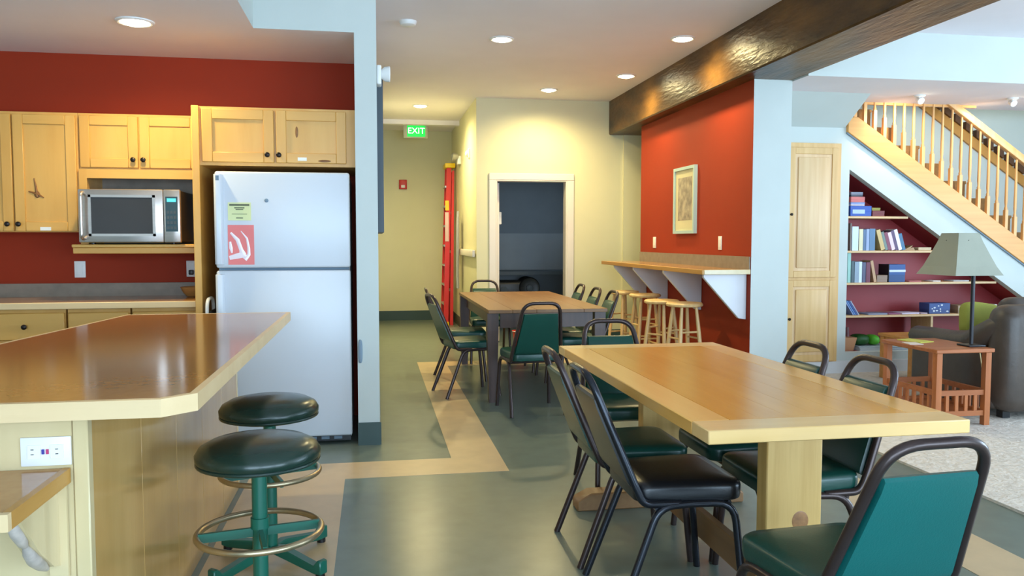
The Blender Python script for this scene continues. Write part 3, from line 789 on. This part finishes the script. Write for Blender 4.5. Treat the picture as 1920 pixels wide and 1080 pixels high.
WS = wooden_stool()
for i, (x, y, rz, lab) in enumerate(((2.75, 6.80, 10, 'blond wooden stool under the bar, nearest to the pale table'), (2.665, 7.15, 35, 'blond wooden stool under the bar, partly behind the nearest one'), (2.79, 7.98, 5, 'blond wooden stool under the bar, second from the far cream wall'), (2.73, 8.50, 20, 'blond wooden stool under the bar, farthest and closest to the cream wall'))):
    o = WS if i == 0 else copy_tree(WS)
    o.location = (x, y, 0); o.rotation_euler = (0, 0, R(rz)); o['label'] = lab

# picture and wall plates on the orange wall
t = thing('framed_picture', 'tall framed print with a pale blue frame on the orange red wall', 'picture', (3.12, 7.70, 1.70))
hw_, hh = .275, .335
fb = B()
fb.box(-.035, 0, -hw_, -hw_ + .03, -hh, hh).box(-.035, 0, hw_ - .03, hw_, -hh, hh).box(-.035, 0, -hw_ + .03, hw_ - .03, -hh, -hh + .03).box(-.035, 0, -hw_ + .03, hw_ - .03, hh - .03, hh)
mesh('frame', fb, PICT_F, t, smooth=False)
mesh('mat_board', B().box(-.020, -.004, -hw_ + .03, hw_ - .03, -hh + .03, hh - .03), PICT_M, t, smooth=False)
mesh('print', B().box(-.0215, -.0195, -.19, .17, -.20, .23), PICT_P, t, smooth=False)
for y, lab in ((8.61, 'white switch plate on the orange red wall, far left of the picture'), (6.88, 'white switch plate on the orange red wall near the white pillar')):
    plate('switch_plate', lab, 'switch', .072 if y < 8 else .09, .125, (3.1195, y, 1.272), R(-90), [('rocker', (0, 0, .034, .068), WHITE_PL)])

# ================================================================== HALLWAY FIXTURES
one('smoke_detector', B().lathe([(.07, 0), (.07, -.012), (.06, -.03), (.04, -.038), (.001, -.038)], n=28), WHITE_PL, 'round white smoke detector on the hall ceiling', 'smoke detector', (.292, 6.577, CH))
t = thing('notice_board', 'dark slate board seen edge on along the hallway side of the partition', 'board', (.03, 5.9, 1.85))
mesh('panel', B().box(.002, .030, -.58, .58, -.46, .46), SLATE, t)
fb = B().box(.0, .040, -.62, -.58, -.50, .50).box(.0, .040, .58, .62, -.50, .50).box(.0, .04, -.58, .58, .46, .50).box(.0, .04, -.58, .58, -.50, -.46)
mesh('frame', fb, SLATE, t)
t = thing('emergency_light', 'white emergency light high on the partition corner', 'emergency light', (.031, 5.24, 2.34))
mesh('base', B().box(0, .03, -.07, .07, -.06, .06).bevel(.008, 2), WHITE_PL, t)
mesh('lamp_head', B().lathe([(.02, 0), (.045, .03), (.05, .06), (.045, .065), (.001, .06)], (.02, -.03, .01), 18, 'x'), WHITE_PL, t)
t = thing('wall_lamp', 'white twin head emergency lamp on the right hallway wall above the ladder', 'emergency light', (1.266, 11.75, 2.46))
mesh('base', B().box(-.05, 0, -.10, .10, -.06, .06).bevel(.01, 2), WHITE_PL, t)
for s in (-1, 1):
    mesh('lamp_head', B().lathe([(.03, 0), (.05, -.05), (.055, -.08), (.001, -.07)], (-.04, s * .09, .05), 16, 'x'), ALU, t)
t = thing('strobe_alarm', 'small white wall alarm on the right hallway wall near its corner', 'alarm', (1.266, 10.62, 2.44))
mesh('base', B().box(-.02, 0, -.06, .06, -.06, .06).bevel(.006, 2), WHITE_PL, t)
mesh('dome', B().blob((-.03, 0, 0), .03, .04, .04), WHITE_PL, t)
t = thing('fire_alarm', 'small red fire alarm pull on the hallway end wall', 'fire alarm', (.478, 13.05, 2.19))
mesh('box', B().box(-.062, .062, -.045, 0, -.075, .075).bevel(.008, 2), ALARM, t)
mesh('lens', B().box(-.03, .03, -.052, -.044, -.055, -.01).bevel(.006, 2), WHITE_PL, t)
t = thing('exit_sign', 'lit green exit sign hanging from the hallway ceiling', 'exit sign', (.64, 12.2, 2.93))
mesh('housing', B().box(-.18, .18, -.025, .025, -.105, .10).bevel(.006, 2), mat('sign_housing', (196, 196, 176), .4), t)
mesh('face', B().box(-.125, .145, -.029, -.024, -.085, .085), mat('exit_green', (20, 190, 70), .4, emit=0.9), t)
mesh('mount', B().box(-.06, .06, -.02, .02, .10, .12), WHITE_PL, t)
cu = bpy.data.curves.new('exit_text', 'FONT'); cu.body = 'EXIT'; cu.size = .125; cu.align_x = 'CENTER'; cu.align_y = 'CENTER'; cu.extrude = .001
tmp = bpy.data.objects.new('exit_text', cu); COL.objects.link(tmp)
dg = bpy.context.evaluated_depsgraph_get(); me = bpy.data.meshes.new_from_object(tmp.evaluated_get(dg)); bpy.data.objects.remove(tmp)
me.transform(Matrix.Translation((.01, -.031, 0)) @ Matrix.Rotation(R(90), 4, 'X')); me.materials.clear(); me.materials.append(mat('exit_letter_glow', (236, 255, 236), .4, emit=1.2))
o = bpy.data.objects.new('lettering', me); COL.objects.link(o); o.parent = t
# ladder
t = thing('step_ladder', 'red fibreglass folded stepladder leaning on the right hallway wall', 'ladder', (1.13, 12.45, 0))
LA = lambda z: (z / 2.45) * .045
for s in (-1, 1):
    yy = s * .24
    mesh('rail', B().frust([(-.085, yy * 1.1 - .013, 0), (-.015, yy * 1.1 - .013, 0), (-.015, yy * 1.1 + .013, 0), (-.085, yy * 1.1 + .013, 0)], [(-.06 + .045, yy * .6 - .013, 2.42), (.012 + .045, yy * .6 - .013, 2.42), (.012 + .045, yy * .6 + .013, 2.42), (-.06 + .045, yy * .6 + .013, 2.42)]), LADRED, t)
    mesh('rear_rail', B().frust([(.012, yy * 1.15 - .012, 0), (.06, yy * 1.15 - .012, 0), (.06, yy * 1.15 + .012, 0), (.012, yy * 1.15 + .012, 0)], [(.016 + .05, yy * .62 - .012, 2.36), (.05 + .05, yy * .62 - .012, 2.36), (.05 + .05, yy * .62 + .012, 2.36), (.016 + .05, yy * .62 + .012, 2.36)]), LADRED, t)
    mesh('foot', B().box(-.095, -.005, yy * 1.1 - .03, yy * 1.1 + .03, 0, .05), LADYEL, t)
for k in range(7):
    z = .30 + k * .30; hwid = .24 * (1.1 - .5 * z / 2.42)
    mesh('step', B().box(-.08 + LA(z), -.01 + LA(z), -hwid, hwid, z, z + .028), ALU, t)
for z in (.5, 1.1, 1.7):
    hwid = .24 * (1.15 - .53 * z / 2.36)
    mesh('brace', B().box(.03 + LA(z), .045 + LA(z), -hwid, hwid, z, z + .04), ALU, t)
mesh('top_cap', B().box(-.04, .115, -.18, .18, 2.40, 2.47).bevel(.01, 2), LADYEL, t)
mesh('sticker', B().box(-.075 + .026, -.02 + .026, -.235, -.225, 1.28, 1.72).xf(Matrix.Translation((0, .012, 0))), mat('ladder_label', (222, 190, 190), .5), t)
mesh('sticker', B().box(-.075 + .032, -.02 + .032, -.215, -.205, 1.75, 1.90).xf(Matrix.Translation((0, .012, 0))), LADYEL, t)
# chair rail and hanging cloth on hallway wall
t = thing('wall_rail', 'cream wooden hand rail along the right hallway wall', 'hand rail', (1.266, 10.9, 1.13))
mesh('rail', B().box(-.05, -.012, -.95, .95, -.045, .045).bevel(.012, 2), CASING, t)
for y in (-.7, .7):
    mesh('mount', B().box(-.014, 0, y - .03, y + .03, -.02, .02), CASING, t)
cl = B()
rows = []
for j, z in enumerate((.55, .40, .2, 0, -.2, -.4, -.55)):
    rows.append([cl.bm.verts.new((-.07 - .012 * math.sin(k * 1.9 + j * .4) - .01 * j / 6, -.14 + .28 * k / 10 * (1 - .03 * j), z)) for k in range(11)])
for j in range(6):
    for k in range(10):
        cl.bm.faces.new((rows[j][k], rows[j][k + 1], rows[j + 1][k + 1], rows[j + 1][k]))
geo = bmesh.ops.solidify(cl.bm, geom=cl.bm.faces[:], thickness=.006)
one('hanging_cloth', cl, mat('white_cloth', (214, 216, 226), .7), 'white cloth hanging over the hand rail beside the ladder', 'cloth', (1.266, 11.45, 1.16))

# utility room content
t = thing('work_bench', 'grey bench with a dark top edge inside the utility room', 'bench', (2.3, 11.6, 0))
mesh('top', B().box(-.80, .85, -.32, .30, .80, .85), SLATE, t)
for x in (-.74, .79):
    for y in (-.28, .26):
        mesh('leg', B().box(x - .03, x + .03, y - .03, y + .03, 0, .80), SLATE, t)
mesh('shelf', B().box(-.77, .82, -.30, .28, .42, .45), UTIL2, t)
t = thing('floor_machine', 'dark rounded machine with a round front under the utility bench', 'machine', (2.05, 11.55, .45))
MK = mat('machine_dark', (36, 38, 40), .4)
mesh('housing', B().box(-.30, .20, -.20, .15, 0, .26).bevel(.05, 3), MK, t)
mesh('drum', B().lathe([(.001, -.24), (.05, -.24), (.055, -.22), (.12, -.22), (.14, -.23), (.155, -.20), (.155, .1), (.001, .1)], (.17, 0, .16), 28, 'y'), MK, t)
mesh('hub', B().lathe([(.001, -.255), (.035, -.25), (.04, -.23)], (.17, 0, .16), 18, 'y'), SLATE, t)
mesh('dial', B().lathe([(.001, -.215), (.05, -.215), (.05, -.19)], (-.2, 0, .13), 18, 'y'), SLATE, t)

# grey door bumper on the partition
one('wall_bumper', B().blob((0, -.008, 0), .014, .014, .075, 3), GASKET, 'small grey oval wall bumper low on the partition end', 'bumper', (-.088, 5.10, .60))

# ================================================================== STAIRS
t = thing('staircase', 'golden wood staircase with turned balusters descending to the right', 'staircase', (6.2, 7.5, 0))
ST = lambda x: SB(x) + .207
x0, x1 = 4.455, 7.85
wp('stringer', B().prism([(x0, SB(x0)), (x1, SB(x1)), (x1, ST(x1)), (x0 + .10, ST(x0 + .10)), (x0, ST(x0) - .07)], 'y', 7.015, 7.128).bevel(.004, 1), STAIRWOOD, t)
wp('shadow_line_strip', B().prism([(x0, SB(x0) - .014), (x1, SB(x1) - .014), (x1, SB(x1)), (x0, SB(x0))], 'y', 7.03, 7.05), GASKET, t)  # grey strip standing in for the shadow line below the stringer
k = 0; xx = 4.50
while xx < 7.7:
    zt = ST(xx) + .06
    wp('step', B().prism([(xx, max(.02, zt - .27)), (xx + .262, max(.02, zt - .27)), (xx + .262, zt - .03), (xx + .275, zt - .03), (xx + .275, zt), (xx, zt)], 'y', 7.13, 8.045).bevel(.006, 1), STAIRRUG, t)
    xx += .264
HB = lambda x: ST(x) + .775
xs_b = [4.552 + .105 * i for i in range(29)]
for x in xs_b:
    z0, z1 = ST(x) - .012, HB(x) + .01
    b = B().box(x - .016, x + .016, 7.055, 7.087, z0, z0 + .22)
    h = z1 - z0 - .22
    b.lathe([(.013, z0 + .22), (.016, z0 + .235), (.010, z0 + .255), (.0145, z0 + .30), (.0135, z0 + .22 + h * .5), (.010, z0 + .22 + h * .8), (.010, z1)], (x, 7.071, 0), 10)
    wp('baluster', b, BALWOOD, t)
wp('handrail', B().prism([(4.5, HB(4.5)), (x1, HB(x1)), (x1, HB(x1) + .085), (4.5, HB(4.5) + .085)], 'y', 7.04, 7.102).bevel(.012, 2), BALWOOD, t)
FR = lambda x: 1.889 - .641 * (x - 7.32)
wp('wall_board', B().prism([(4.6, FR(4.6)), (8.3, FR(8.3)), (8.3, FR(8.3) + .12), (4.6, FR(4.6) + .12)], 'y', 8.02, 8.048), mat('gold_board', (196, 138, 60), .4), t)
for i in range(26):
    xa = 4.75 + i * .135
    wp('bracket', B().prism([(xa, FR(xa) + .12), (xa + .085, FR(xa + .085) + .12), (xa + .085, FR(xa + .085) + .20), (xa, FR(xa) + .20)], 'y', 7.99, 8.048), RAILDARK, t)

# tall cabinet
t = thing('tall_cabinet', 'tall built in pale wood cabinet with two panelled doors behind the pillar', 'cabinet', (4.1, 7.05, 0))
cf = B().box(3.80, 3.865, 7.025, 7.05, .11, 2.215); cf.box(4.345, 4.395, 7.025, 7.05, .11, 2.215); cf.box(3.865, 4.345, 7.025, 7.05, 2.165, 2.215); cf.box(3.865, 4.345, 7.025, 7.05, .11, .14); cf.box(3.865, 4.345, 7.025, 7.05, .915, .945)
wp('face_frame', cf, PANTRY_F, t, smooth=False)
d1 = shaker(t, 3.855, 4.355, .945, 2.170, 7.004, m=PANTRY_F, mx=PANTRY_F, mp=PANTRY); knob(d1, 3.875, 1.54, 7.004, r=.013)
wp('raised_panel', B().box(3.945, 4.265, 6.999, 7.016, 1.035, 2.08).bevel(.012, 2), PANTRY, d1)
d2 = shaker(t, 3.855, 4.355, .14, .918, 7.004, m=PANTRY_F, mx=PANTRY_F, mp=PANTRY); knob(d2, 3.875, .55, 7.004, r=.013)
wp('raised_panel', B().box(3.945, 4.265, 6.999, 7.016, .23, .83).bevel(.012, 2), PANTRY_F, d2)

# recess shelves
SH = [1.53, 1.197, .885, .565]
for z, lab in zip(SH, ('topmost short wooden shelf in the triangular recess', 'second wooden shelf from the top in the recess, holding upright books', 'third wooden shelf from the top in the recess, holding a blue box', 'lowest long wooden shelf in the recess, holding magazines')):
    xr = 4.5 + (1.975 - z) / .641 - .03
    one('wall_shelf', B().box(4.505 - 4.5, xr - 4.5, 0, .37, -.022, 0).bevel(.003, 1), SHELF, lab, 'shelf', (4.5, 7.085, z), 'shelves in the stair recess')
one('shelf_support', B().box(-.012, .012, 0, .30, 0, .332), SHELF, 'pale upright support under the lowest recess shelf', 'support', (5.47, 7.10, .2105))


# books --------------------------------------------------------------
def book_mesh(w, d, h, m):
    b = B().box(0, .003, 0, d, 0, h).box(w - .003, w, 0, d, 0, h).box(.003, w - .003, 0, .003, 0, h)
    b.box(.003, w - .003, .003, d - .006, .004, h - .004, 1)
    return b, [m, PAGES]


def cloth_mat(c):
    return mat('cover_%d_%d_%d' % c, c, .5)


PX = lambda px: 4.545 + (px - 1590) * .00565
row2 = [(84, 100, 0, 320, (120, 104, 96), 'slim taupe book, first'), (108, 182, 0, 280, (206, 222, 236), 'thick white and pale blue book, second'), (192, 238, 0, 250, (222, 214, 176), 'cream book, third'), (242, 274, 0, 245, (86, 112, 146), 'slate blue book, fourth'), (278, 314, 0, 250, (150, 168, 204), 'light periwinkle book, fifth'), (318, 384, 0, 255, (88, 124, 158), 'thick steel blue book, sixth'), (440, 488, -52, 245, (204, 176, 116), 'leaning tan book, seventh'), (500, 532, -42, 222, (112, 130, 124), 'leaning grey green book, eighth'), (540, 580, -42, 215, (130, 62, 84), 'leaning maroon book, ninth'), (596, 638, -50, 215, (226, 202, 214), 'leaning pinkish white book, tenth'), (652, 688, -80, 240, (92, 70, 104), 'leaning dark purple book, eleventh'), (698, 738, -105, 250, (236, 232, 240), 'leaning bright white book, twelfth'), (746, 786, -95, 200, (62, 112, 148), 'leaning teal blue book, last')]
cur = None; LEAN = R(-17)
for c0, c1, ln, hh, col, lab in row2:
    w = (c1 - c0) / 6.355 * .00565; h = min(.265, hh / 6.355 * .0053)
    b, ms = book_mesh(w, .17, h, cloth_mat(col)); x = PX(1580 + c0 / 6.355)
    if ln:
        x = PX(1580 + c0 / 6.355) + .02 if cur is None else cur
        cur = x + w / math.cos(LEAN) + .0015
    one('book', b, ms, lab + ' from the left on the second recess shelf', 'book', (x, 7.11, SH[1] + .0005), 'upright books on the second recess shelf', (0, LEAN if ln else 0, 0), smooth=False)
row3 = [(140, 168, 0, 255, (150, 196, 184), 'tall mint green book, first'), (174, 200, 0, 185, (72, 92, 98), 'dark teal book, second'), (204, 240, 0, 180, (142, 160, 176), 'grey blue book, third'), (242, 268, 0, 180, (210, 226, 232), 'white book, fourth'), (272, 302, 0, 175, (82, 86, 112), 'slate purple book, fifth'), (306, 342, 0, 175, (112, 48, 66), 'burgundy book, sixth'), (378, 402, -40, 190, (188, 148, 110), 'leaning tan book, last')]
for c0, c1, ln, hh, col, lab in row3:
    w = (c1 - c0) / 4.694 * .00565; h = hh / 4.694 * .0053
    b, ms = book_mesh(w, .17, h, cloth_mat(col)); a = math.atan2(ln, hh)
    one('book', b, ms, lab + ' from the left on the third recess shelf', 'book', (PX(1560 + c0 / 4.694), 7.11, SH[2] + .0005), 'upright books on the third recess shelf', (0, a, 0), smooth=False)


def flat_box(name, label, cat, px0, px1, z0, h, d, col, y=7.11, col2=None, rot=0, group=None):
    xa, xb = PX(px0), PX(px1); w = xb - xa
    t_ = thing(name, label, cat, ((xa + xb) / 2, y + d / 2, z0 + .0005), R(rot), group)
    mesh('carton', B().box(-w / 2, w / 2, -d / 2, d / 2, 0, h * .45).bevel(.002, 1), cloth_mat(col), t_)
    mesh('lid', B().box(-w / 2 - .001, w / 2 + .001, -d / 2 - .001, d / 2 + .001, h * .4, h).bevel(.002, 1), cloth_mat(col2 or col), t_)
    return t_


gz = SH[0]; GG = 'game boxes on the top recess shelf'
flat_box('game_box', 'dark red game box lying at the bottom right on the top recess shelf', 'game box', 1634, 1657, gz, .055, .22, (112, 34, 34), group=GG)
flat_box('game_box', 'thin yellow green box on the red game box on the top recess shelf', 'game box', 1633, 1649, gz + .0555, .028, .18, (146, 138, 50), group=GG)
t = flat_box('game_box', 'large blue game box with white print on the top recess shelf', 'game box', 1592.5, 1632, gz, .10, .25, (38, 80, 168), group=GG)
mesh('print', B().box(-.09, .04, -.1275, -.1255, .025, .065), cloth_mat((168, 190, 224)), t)
flat_box('game_box', 'white game box on top of the large blue one in the recess', 'game box', 1593, 1619, gz + .101, .034, .22, (188, 180, 190), col2=(120, 140, 190), group=GG)
flat_box('game_box', 'coral pink game box second from the top of the recess stack', 'game box', 1593, 1619, gz + .136, .052, .22, (196, 104, 100), group=GG)
flat_box('game_box', 'small dark box on the very top of the recess stack', 'game box', 1593, 1615, gz + .189, .045, .18, (56, 60, 72), col2=(120, 124, 140), group=GG)
# second shelf right end
one('folded_papers', B().prism([(-.06, 0), (.07, 0), (.05, .03), (.02, .022), (.045, .05), (.0, .03)], 'y', 0, .15), cloth_mat((170, 136, 92)), 'crumpled brown papers at the right end of the second recess shelf', 'papers', (5.22, 7.14, SH[1] + .0005))
flat_box('notebook', 'cream notebook lying flat at the right end of the second recess shelf', 'book', 1727, 1752, SH[1], .03, .15, (206, 184, 146), y=7.13)
# third shelf
t = flat_box('tea_tin', 'dark blue box with a white stripe on the third recess shelf', 'box', 1669, 1700, SH[2], .175, .16, (30, 66, 118), col2=(36, 78, 140))
mesh('stripe', B().box(-.09, .09, -.0835, -.081, .10, .122), cloth_mat((206, 214, 226)), t)
mesh('black_side', B().box(-.094, -.0885, -.0835, .08, .0, .176), cloth_mat((24, 26, 34)), t)
flat_box('grey_box', 'low taupe box leaning by the blue box on the third recess shelf', 'box', 1646, 1666, SH[2], .07, .14, (140, 116, 96))
for px0, px1, col, lab in ((1708, 1732, (186, 112, 112), 'pinkish flat pamphlet lying on the third recess shelf'), (1755, 1770, (222, 218, 214), 'small white folded card on the third recess shelf'), (1795, 1826, (196, 196, 196), 'grey white papers at the right end of the third recess shelf')):
    flat_box('pamphlet', lab, 'papers', px0, px1, SH[2], .012, .14, col)
# lowest shelf
for i, (c0, ln, col, lab) in enumerate(((196, -70, (120, 140, 186), 'leaning lavender blue booklet, leftmost on the lowest recess shelf'), (222, -88, (92, 134, 190), 'leaning sky blue booklet, second on the lowest recess shelf'), (246, -104, (60, 84, 150), 'leaning dark blue booklet, third on the lowest recess shelf'), (290, -135, (150, 156, 178), 'leaning grey booklet, fourth on the lowest recess shelf'))):
    b, ms = book_mesh(.012, .17, .165, cloth_mat(col))
    o = one('booklet', b, ms, lab, 'booklet', (4.615 + i * .019, 7.11, SH[3] + .0005), 'leaning booklets on the lowest recess shelf', smooth=False)
    o.rotation_euler = (0, R(-34), 0)
for px0, px1, z, h, col, rot, lab in ((1630, 1668, 0, .014, (136, 146, 170), 3, 'grey blue magazine lying flat on the lowest recess shelf'), (1672, 1694, 0, .012, (152, 96, 130), -4, 'purple magazine lying flat on the lowest recess shelf'), (1694, 1730, 0, .016, (206, 196, 216), 5, 'pale lilac magazine lying flat on the lowest recess shelf'), (1733, 1746, 0, .012, (196, 176, 190), 0, 'small pinkish leaflet beside the blue patterned box')):
    flat_box('magazine', lab, 'magazine', px0, px1, SH[3] + z, h, .17, col, rot=rot, group='magazines on the lowest recess shelf')
t = flat_box('patterned_box', 'navy blue box with white marks on the lowest recess shelf', 'box', 1749, 1790, SH[3], .105, .15, (48, 74, 130), col2=(54, 84, 144))
for i in range(9):
    x_, z_ = random.uniform(-.09, .09), random.uniform(.02, .09)
    mesh('white_mark', B().blob((x_, -.077, z_), random.uniform(.008, .016), .0015, random.uniform(.006, .012), nu=10, nv=6), cloth_mat((214, 222, 232)), t)
flat_box('brown_box', 'brown and cream box behind the lamp pole on the lowest recess shelf', 'box', 1806, 1848, SH[3], .08, .15, (146, 122, 92), col2=(168, 142, 110))
t = flat_box('game_carton', 'white and yellow box behind the sofa on the lowest recess shelf', 'box', 1851, 1884, SH[3], .085, .15, (228, 230, 220), col2=(230, 232, 222))
mesh('print', B().box(-.055, .055, -.0775, -.0755, .03, .075), cloth_mat((206, 206, 90)), t)
mesh('print', B().box(-.05, .07, -.0778, -.0755, .006, .022), cloth_mat((52, 80, 130)), t)
# floor of the recess
t = thing('woven_basket', 'tan cardboard basket at the lower left of the recess', 'basket', (4.615, 7.24, .2105))
b = B().frust([(-.075, -.08, 0), (.045, -.08, 0), (.045, .08, 0), (-.075, .08, 0)], [(-.09, -.1, .13), (.07, -.1, .13), (.07, .1, .13), (-.09, .1, .13)])
mesh('carton', b, cloth_mat((192, 140, 100)), t)
for x_, c_, h in ((-.06, (186, 120, 120), .26), (-.01, (206, 150, 140), .24), (.03, (110, 70, 70), .22)):
    mesh('roll', B().tube([(x_, 0, .10), (x_ * 1.2, .02, h)], .018, 10), cloth_mat(c_), t)
for nm, lab, c, sx, px, z, h in (('duffel_bag', 'dark green bag on the papers at the bottom of the recess', (30, 84, 30), .075, 1630, .255, .055), ('green_bag', 'bright lime green bag beside the dark green one in the recess', (96, 190, 50), .045, 1655, .255, .05)):
    o = one(nm, B().blob((0, 0, h), sx * 1.15, .09, h, 2.6), mat(nm + '_cloth', c, .5, bump=.3, bscale=30), lab, 'bag', (PX(px), 7.24, z))
for px0, px1, z, lab in ((1617, 1668, 0, 'stack of grey papers at the bottom of the recess under the green bags'), (1672, 1720, 0, 'loose grey magazines at the bottom of the recess behind the low table')):
    t = thing('paper_stack', lab, 'papers', ((PX(px0) + PX(px1)) / 2, 7.22, .2105))
    hwid = (PX(px1) - PX(px0)) / 2
    for i in range(4):
        mesh('sheet', B().box(-hwid, hwid, -.1, .1, i * .011, i * .011 + .0095).xf(Matrix.Rotation(R(random.uniform(-6, 6)), 4, 'Z')), cloth_mat(random.choice(((176, 184, 188), (196, 200, 200), (150, 160, 168)))), t)

# ================================================================== LIVING AREA FURNITURE
t = thing('end_table', 'reddish wooden end table with a slatted lower rack beside the sofa', 'end table', (4.0, 5.1, .014))
wp('top', B().box(3.775, 4.225, 4.84, 5.45, .525, .552).bevel(.004, 1), CHERRY, t)
for x in (3.81, 4.19):
    for y in (4.875, 5.415):
        wp('leg', B().box(x - .022, x + .022, y - .022, y + .022, .014, .525).bevel(.002, 1), CHERRY_Z, t)
for y in (4.875, 5.415):
    for z in (.10, .245):
        wp('rail', B().box(3.832, 4.168, y - .012, y + .012, z - .018, z + .018), CHERRY, t)
    for i in range(4):
        xs_ = 3.89 + i * .073
        wp('slat', B().box(xs_ - .012, xs_ + .012, y - .007, y + .007, .118, .227), CHERRY_Z, t)
for x in (3.81, 4.19):
    for z in (.10, .245):
        wp('rail', B().box(x - .012, x + .012, 4.897, 5.393, z - .018, z + .018), CHERRY, t)
    for i in range(6):
        ys_ = 4.95 + i * .077
        wp('slat', B().box(x - .007, x + .007, ys_ - .012, ys_ + .012, .118, .227), CHERRY_Z, t)
wp('rack_floor', B().box(3.82, 4.18, 4.885, 5.405, .085, .098), CHERRY, t)
# lamp
t = thing('table_lamp', 'dark iron table lamp with a square grey green shade on the end table', 'lamp', (4.155, 4.985, .553))
mesh('base', B().box(-.065, .065, -.065, .065, 0, .012).bevel(.005, 2), IRON, t)
mesh('pole', B().tube([(0, 0, .015), (0, 0, .556)], .0135, 12), IRON, t)
mesh('arm', B().tube(fillet([(0, 0, .55), (0, 0, .565), (-.115, 0, .555)], .02), .011, 10), IRON, t)
mesh('socket', B().lathe([(.018, .545), (.018, .62), (.03, .64), (.03, .70), (.001, .72)], (-.115, 0, 0), 14), IRON, t)
for a_ in range(4):
    mesh('shade_spoke', B().tube([(-.115, 0, .70), (-.115 + .1 * math.cos(R(90 * a_ - 7)), .1 * math.sin(R(90 * a_ - 7)), .745)], .003, 6), IRON, t)
sh = B(); rings = []
prof = [(.190, .505), (.160, .565), (.127, .655), (.099, .735), (.082, .795), (.078, .795), (.095, .735), (.123, .655), (.156, .565), (.186, .505)]
for r_, z in prof:
    q = r_ * 1.0
    rings.append([sh.bm.verts.new((sx * q, sy * q, z)) for sx, sy in ((-1, -1), (1, -1), (1, 1), (-1, 1))])
for i in range(len(rings)):
    a_, b_ = rings[i], rings[(i + 1) % len(rings)]
    for k in range(4):
        sh.bm.faces.new((a_[k], a_[(k + 1) % 4], b_[(k + 1) % 4], b_[k]))
sh.xf(Matrix.Translation((-.115, 0, 0)) @ Matrix.Rotation(R(2), 4, 'Z'))
mesh('lamp_shade', sh, SHADE, t, smooth=False)
mesh('cord', B().tube(fillet([(.055, .03, .006), (.088, .04, .004), (.090, .02, -.05), (.085, -.02, -.20), (.088, -.05, -.34), (.083, -.08, -.42), (.09, -.02, -.46), (.10, .08, -.42)], .05), .004, 6), CORD, t)
# papers on the end table
one('yellow_pad', B().box(-.07, .07, -.10, .10, 0, .006), cloth_mat((196, 196, 84)), 'yellow notepad lying on the end table beside the lamp', 'notepad', (3.95, 5.30, .5522), rot=(0, 0, R(15)))
one('white_slip', B().box(-.05, .05, -.06, .06, 0, .003), cloth_mat((220, 210, 200)), 'white slip of paper near the left edge of the end table', 'paper', (3.84, 5.18, .5522), rot=(0, 0, R(-10)))
# low table
t = thing('coffee_table', 'honey coloured low wooden table in front of the recess', 'coffee table', (5.0, 6.5, .014))
wp('top', B().box(4.66, 5.45, 6.28, 6.78, .405, .432).bevel(.004, 1), HONEY, t)
for x in (4.70, 5.40):
    for y in (6.33, 6.73):
        wp('leg', B().box(x - .03, x + .03, y - .03, y + .03, .014, .405).bevel(.003, 1), HONEY, t)
for y in (6.32, 6.74):
    wp('apron', B().box(4.73, 5.37, y - .01, y + .01, .335, .405), HONEY, t)
for x in (4.69, 5.41):
    wp('apron', B().box(x - .01, x + .01, 6.36, 6.70, .335, .405), HONEY, t)
one('yellow_cloth', B().blob((0, 0, .02), .10, .08, .022, 2.4), mat('yellow_cloth_weave', (222, 200, 30), .7, bump=.3, bscale=30), 'bright yellow folded cloth on the low honey table', 'cloth', (4.85, 6.45, .432))
# sofa
t = thing('leather_sofa', 'dark brown leather sofa with rounded back at the right picture edge', 'sofa', (5.3, 5.45, .014))


def puff(name, x0, x1, y0, y1, z0, z1, bv, parent, m=LEATHER):
    b_ = B().box(x0, x1, y0, y1, z0, z1); b_.bevel(bv, 5)
    return wp(name, b_, m, parent)


puff('base', 4.42, 6.25, 5.02, 5.92, .07, .34, .04, t)
puff('arm', 4.39, 4.56, 5.05, 5.95, .07, .50, .04, t)
wp('arm_pad', B().tube([(4.47, 4.99, .73), (4.47, 5.08, .68), (4.47, 5.2, .60), (4.47, 5.35, .535), (4.47, 5.55, .515), (4.47, 5.75, .515), (4.47, 5.96, .515), (4.47, 6.0, .51)], .09, 20, radii=[.03, .08, .095, .085, .08, .08, .075, .045]).xf(Matrix.Translation((4.47, 0, 0)) @ Matrix.Diagonal((1.25, 1, 1, 1)) @ Matrix.Translation((-4.47, 0, 0))), LEATHER, t)
puff('arm', 6.12, 6.34, 5.05, 5.98, .07, .60, .07, t)
puff('backrest', 4.395, 6.34, 4.92, 5.17, .06, .835, .105, t)
puff('back_cushion', 4.64, 5.34, 5.17, 5.38, .44, .87, .095, t)
puff('back_cushion', 5.36, 6.10, 5.17, 5.38, .44, .87, .095, t)
puff('seat_cushion', 4.59, 5.34, 5.30, 5.95, .34, .47, .05, t)
puff('seat_cushion', 5.36, 6.11, 5.30, 5.95, .34, .47, .05, t)
for x in (4.50, 6.2):
    for y in (5.06, 5.85):
        wp('foot', B().box(x - .03, x + .03, y - .03, y + .03, .014, .08), BLACK, t)
pw = B().blob((0, 0, 0), .18, .06, .145, 4.5, 32, 20); pw.xf(Matrix.Rotation(R(8), 4, 'Y'))
one('throw_pillow', pw, OLIVE, 'olive green throw pillow on the sofa behind the lamp pole', 'pillow', (4.80, 5.66, .652), rot=(R(-10), 0, R(4)))
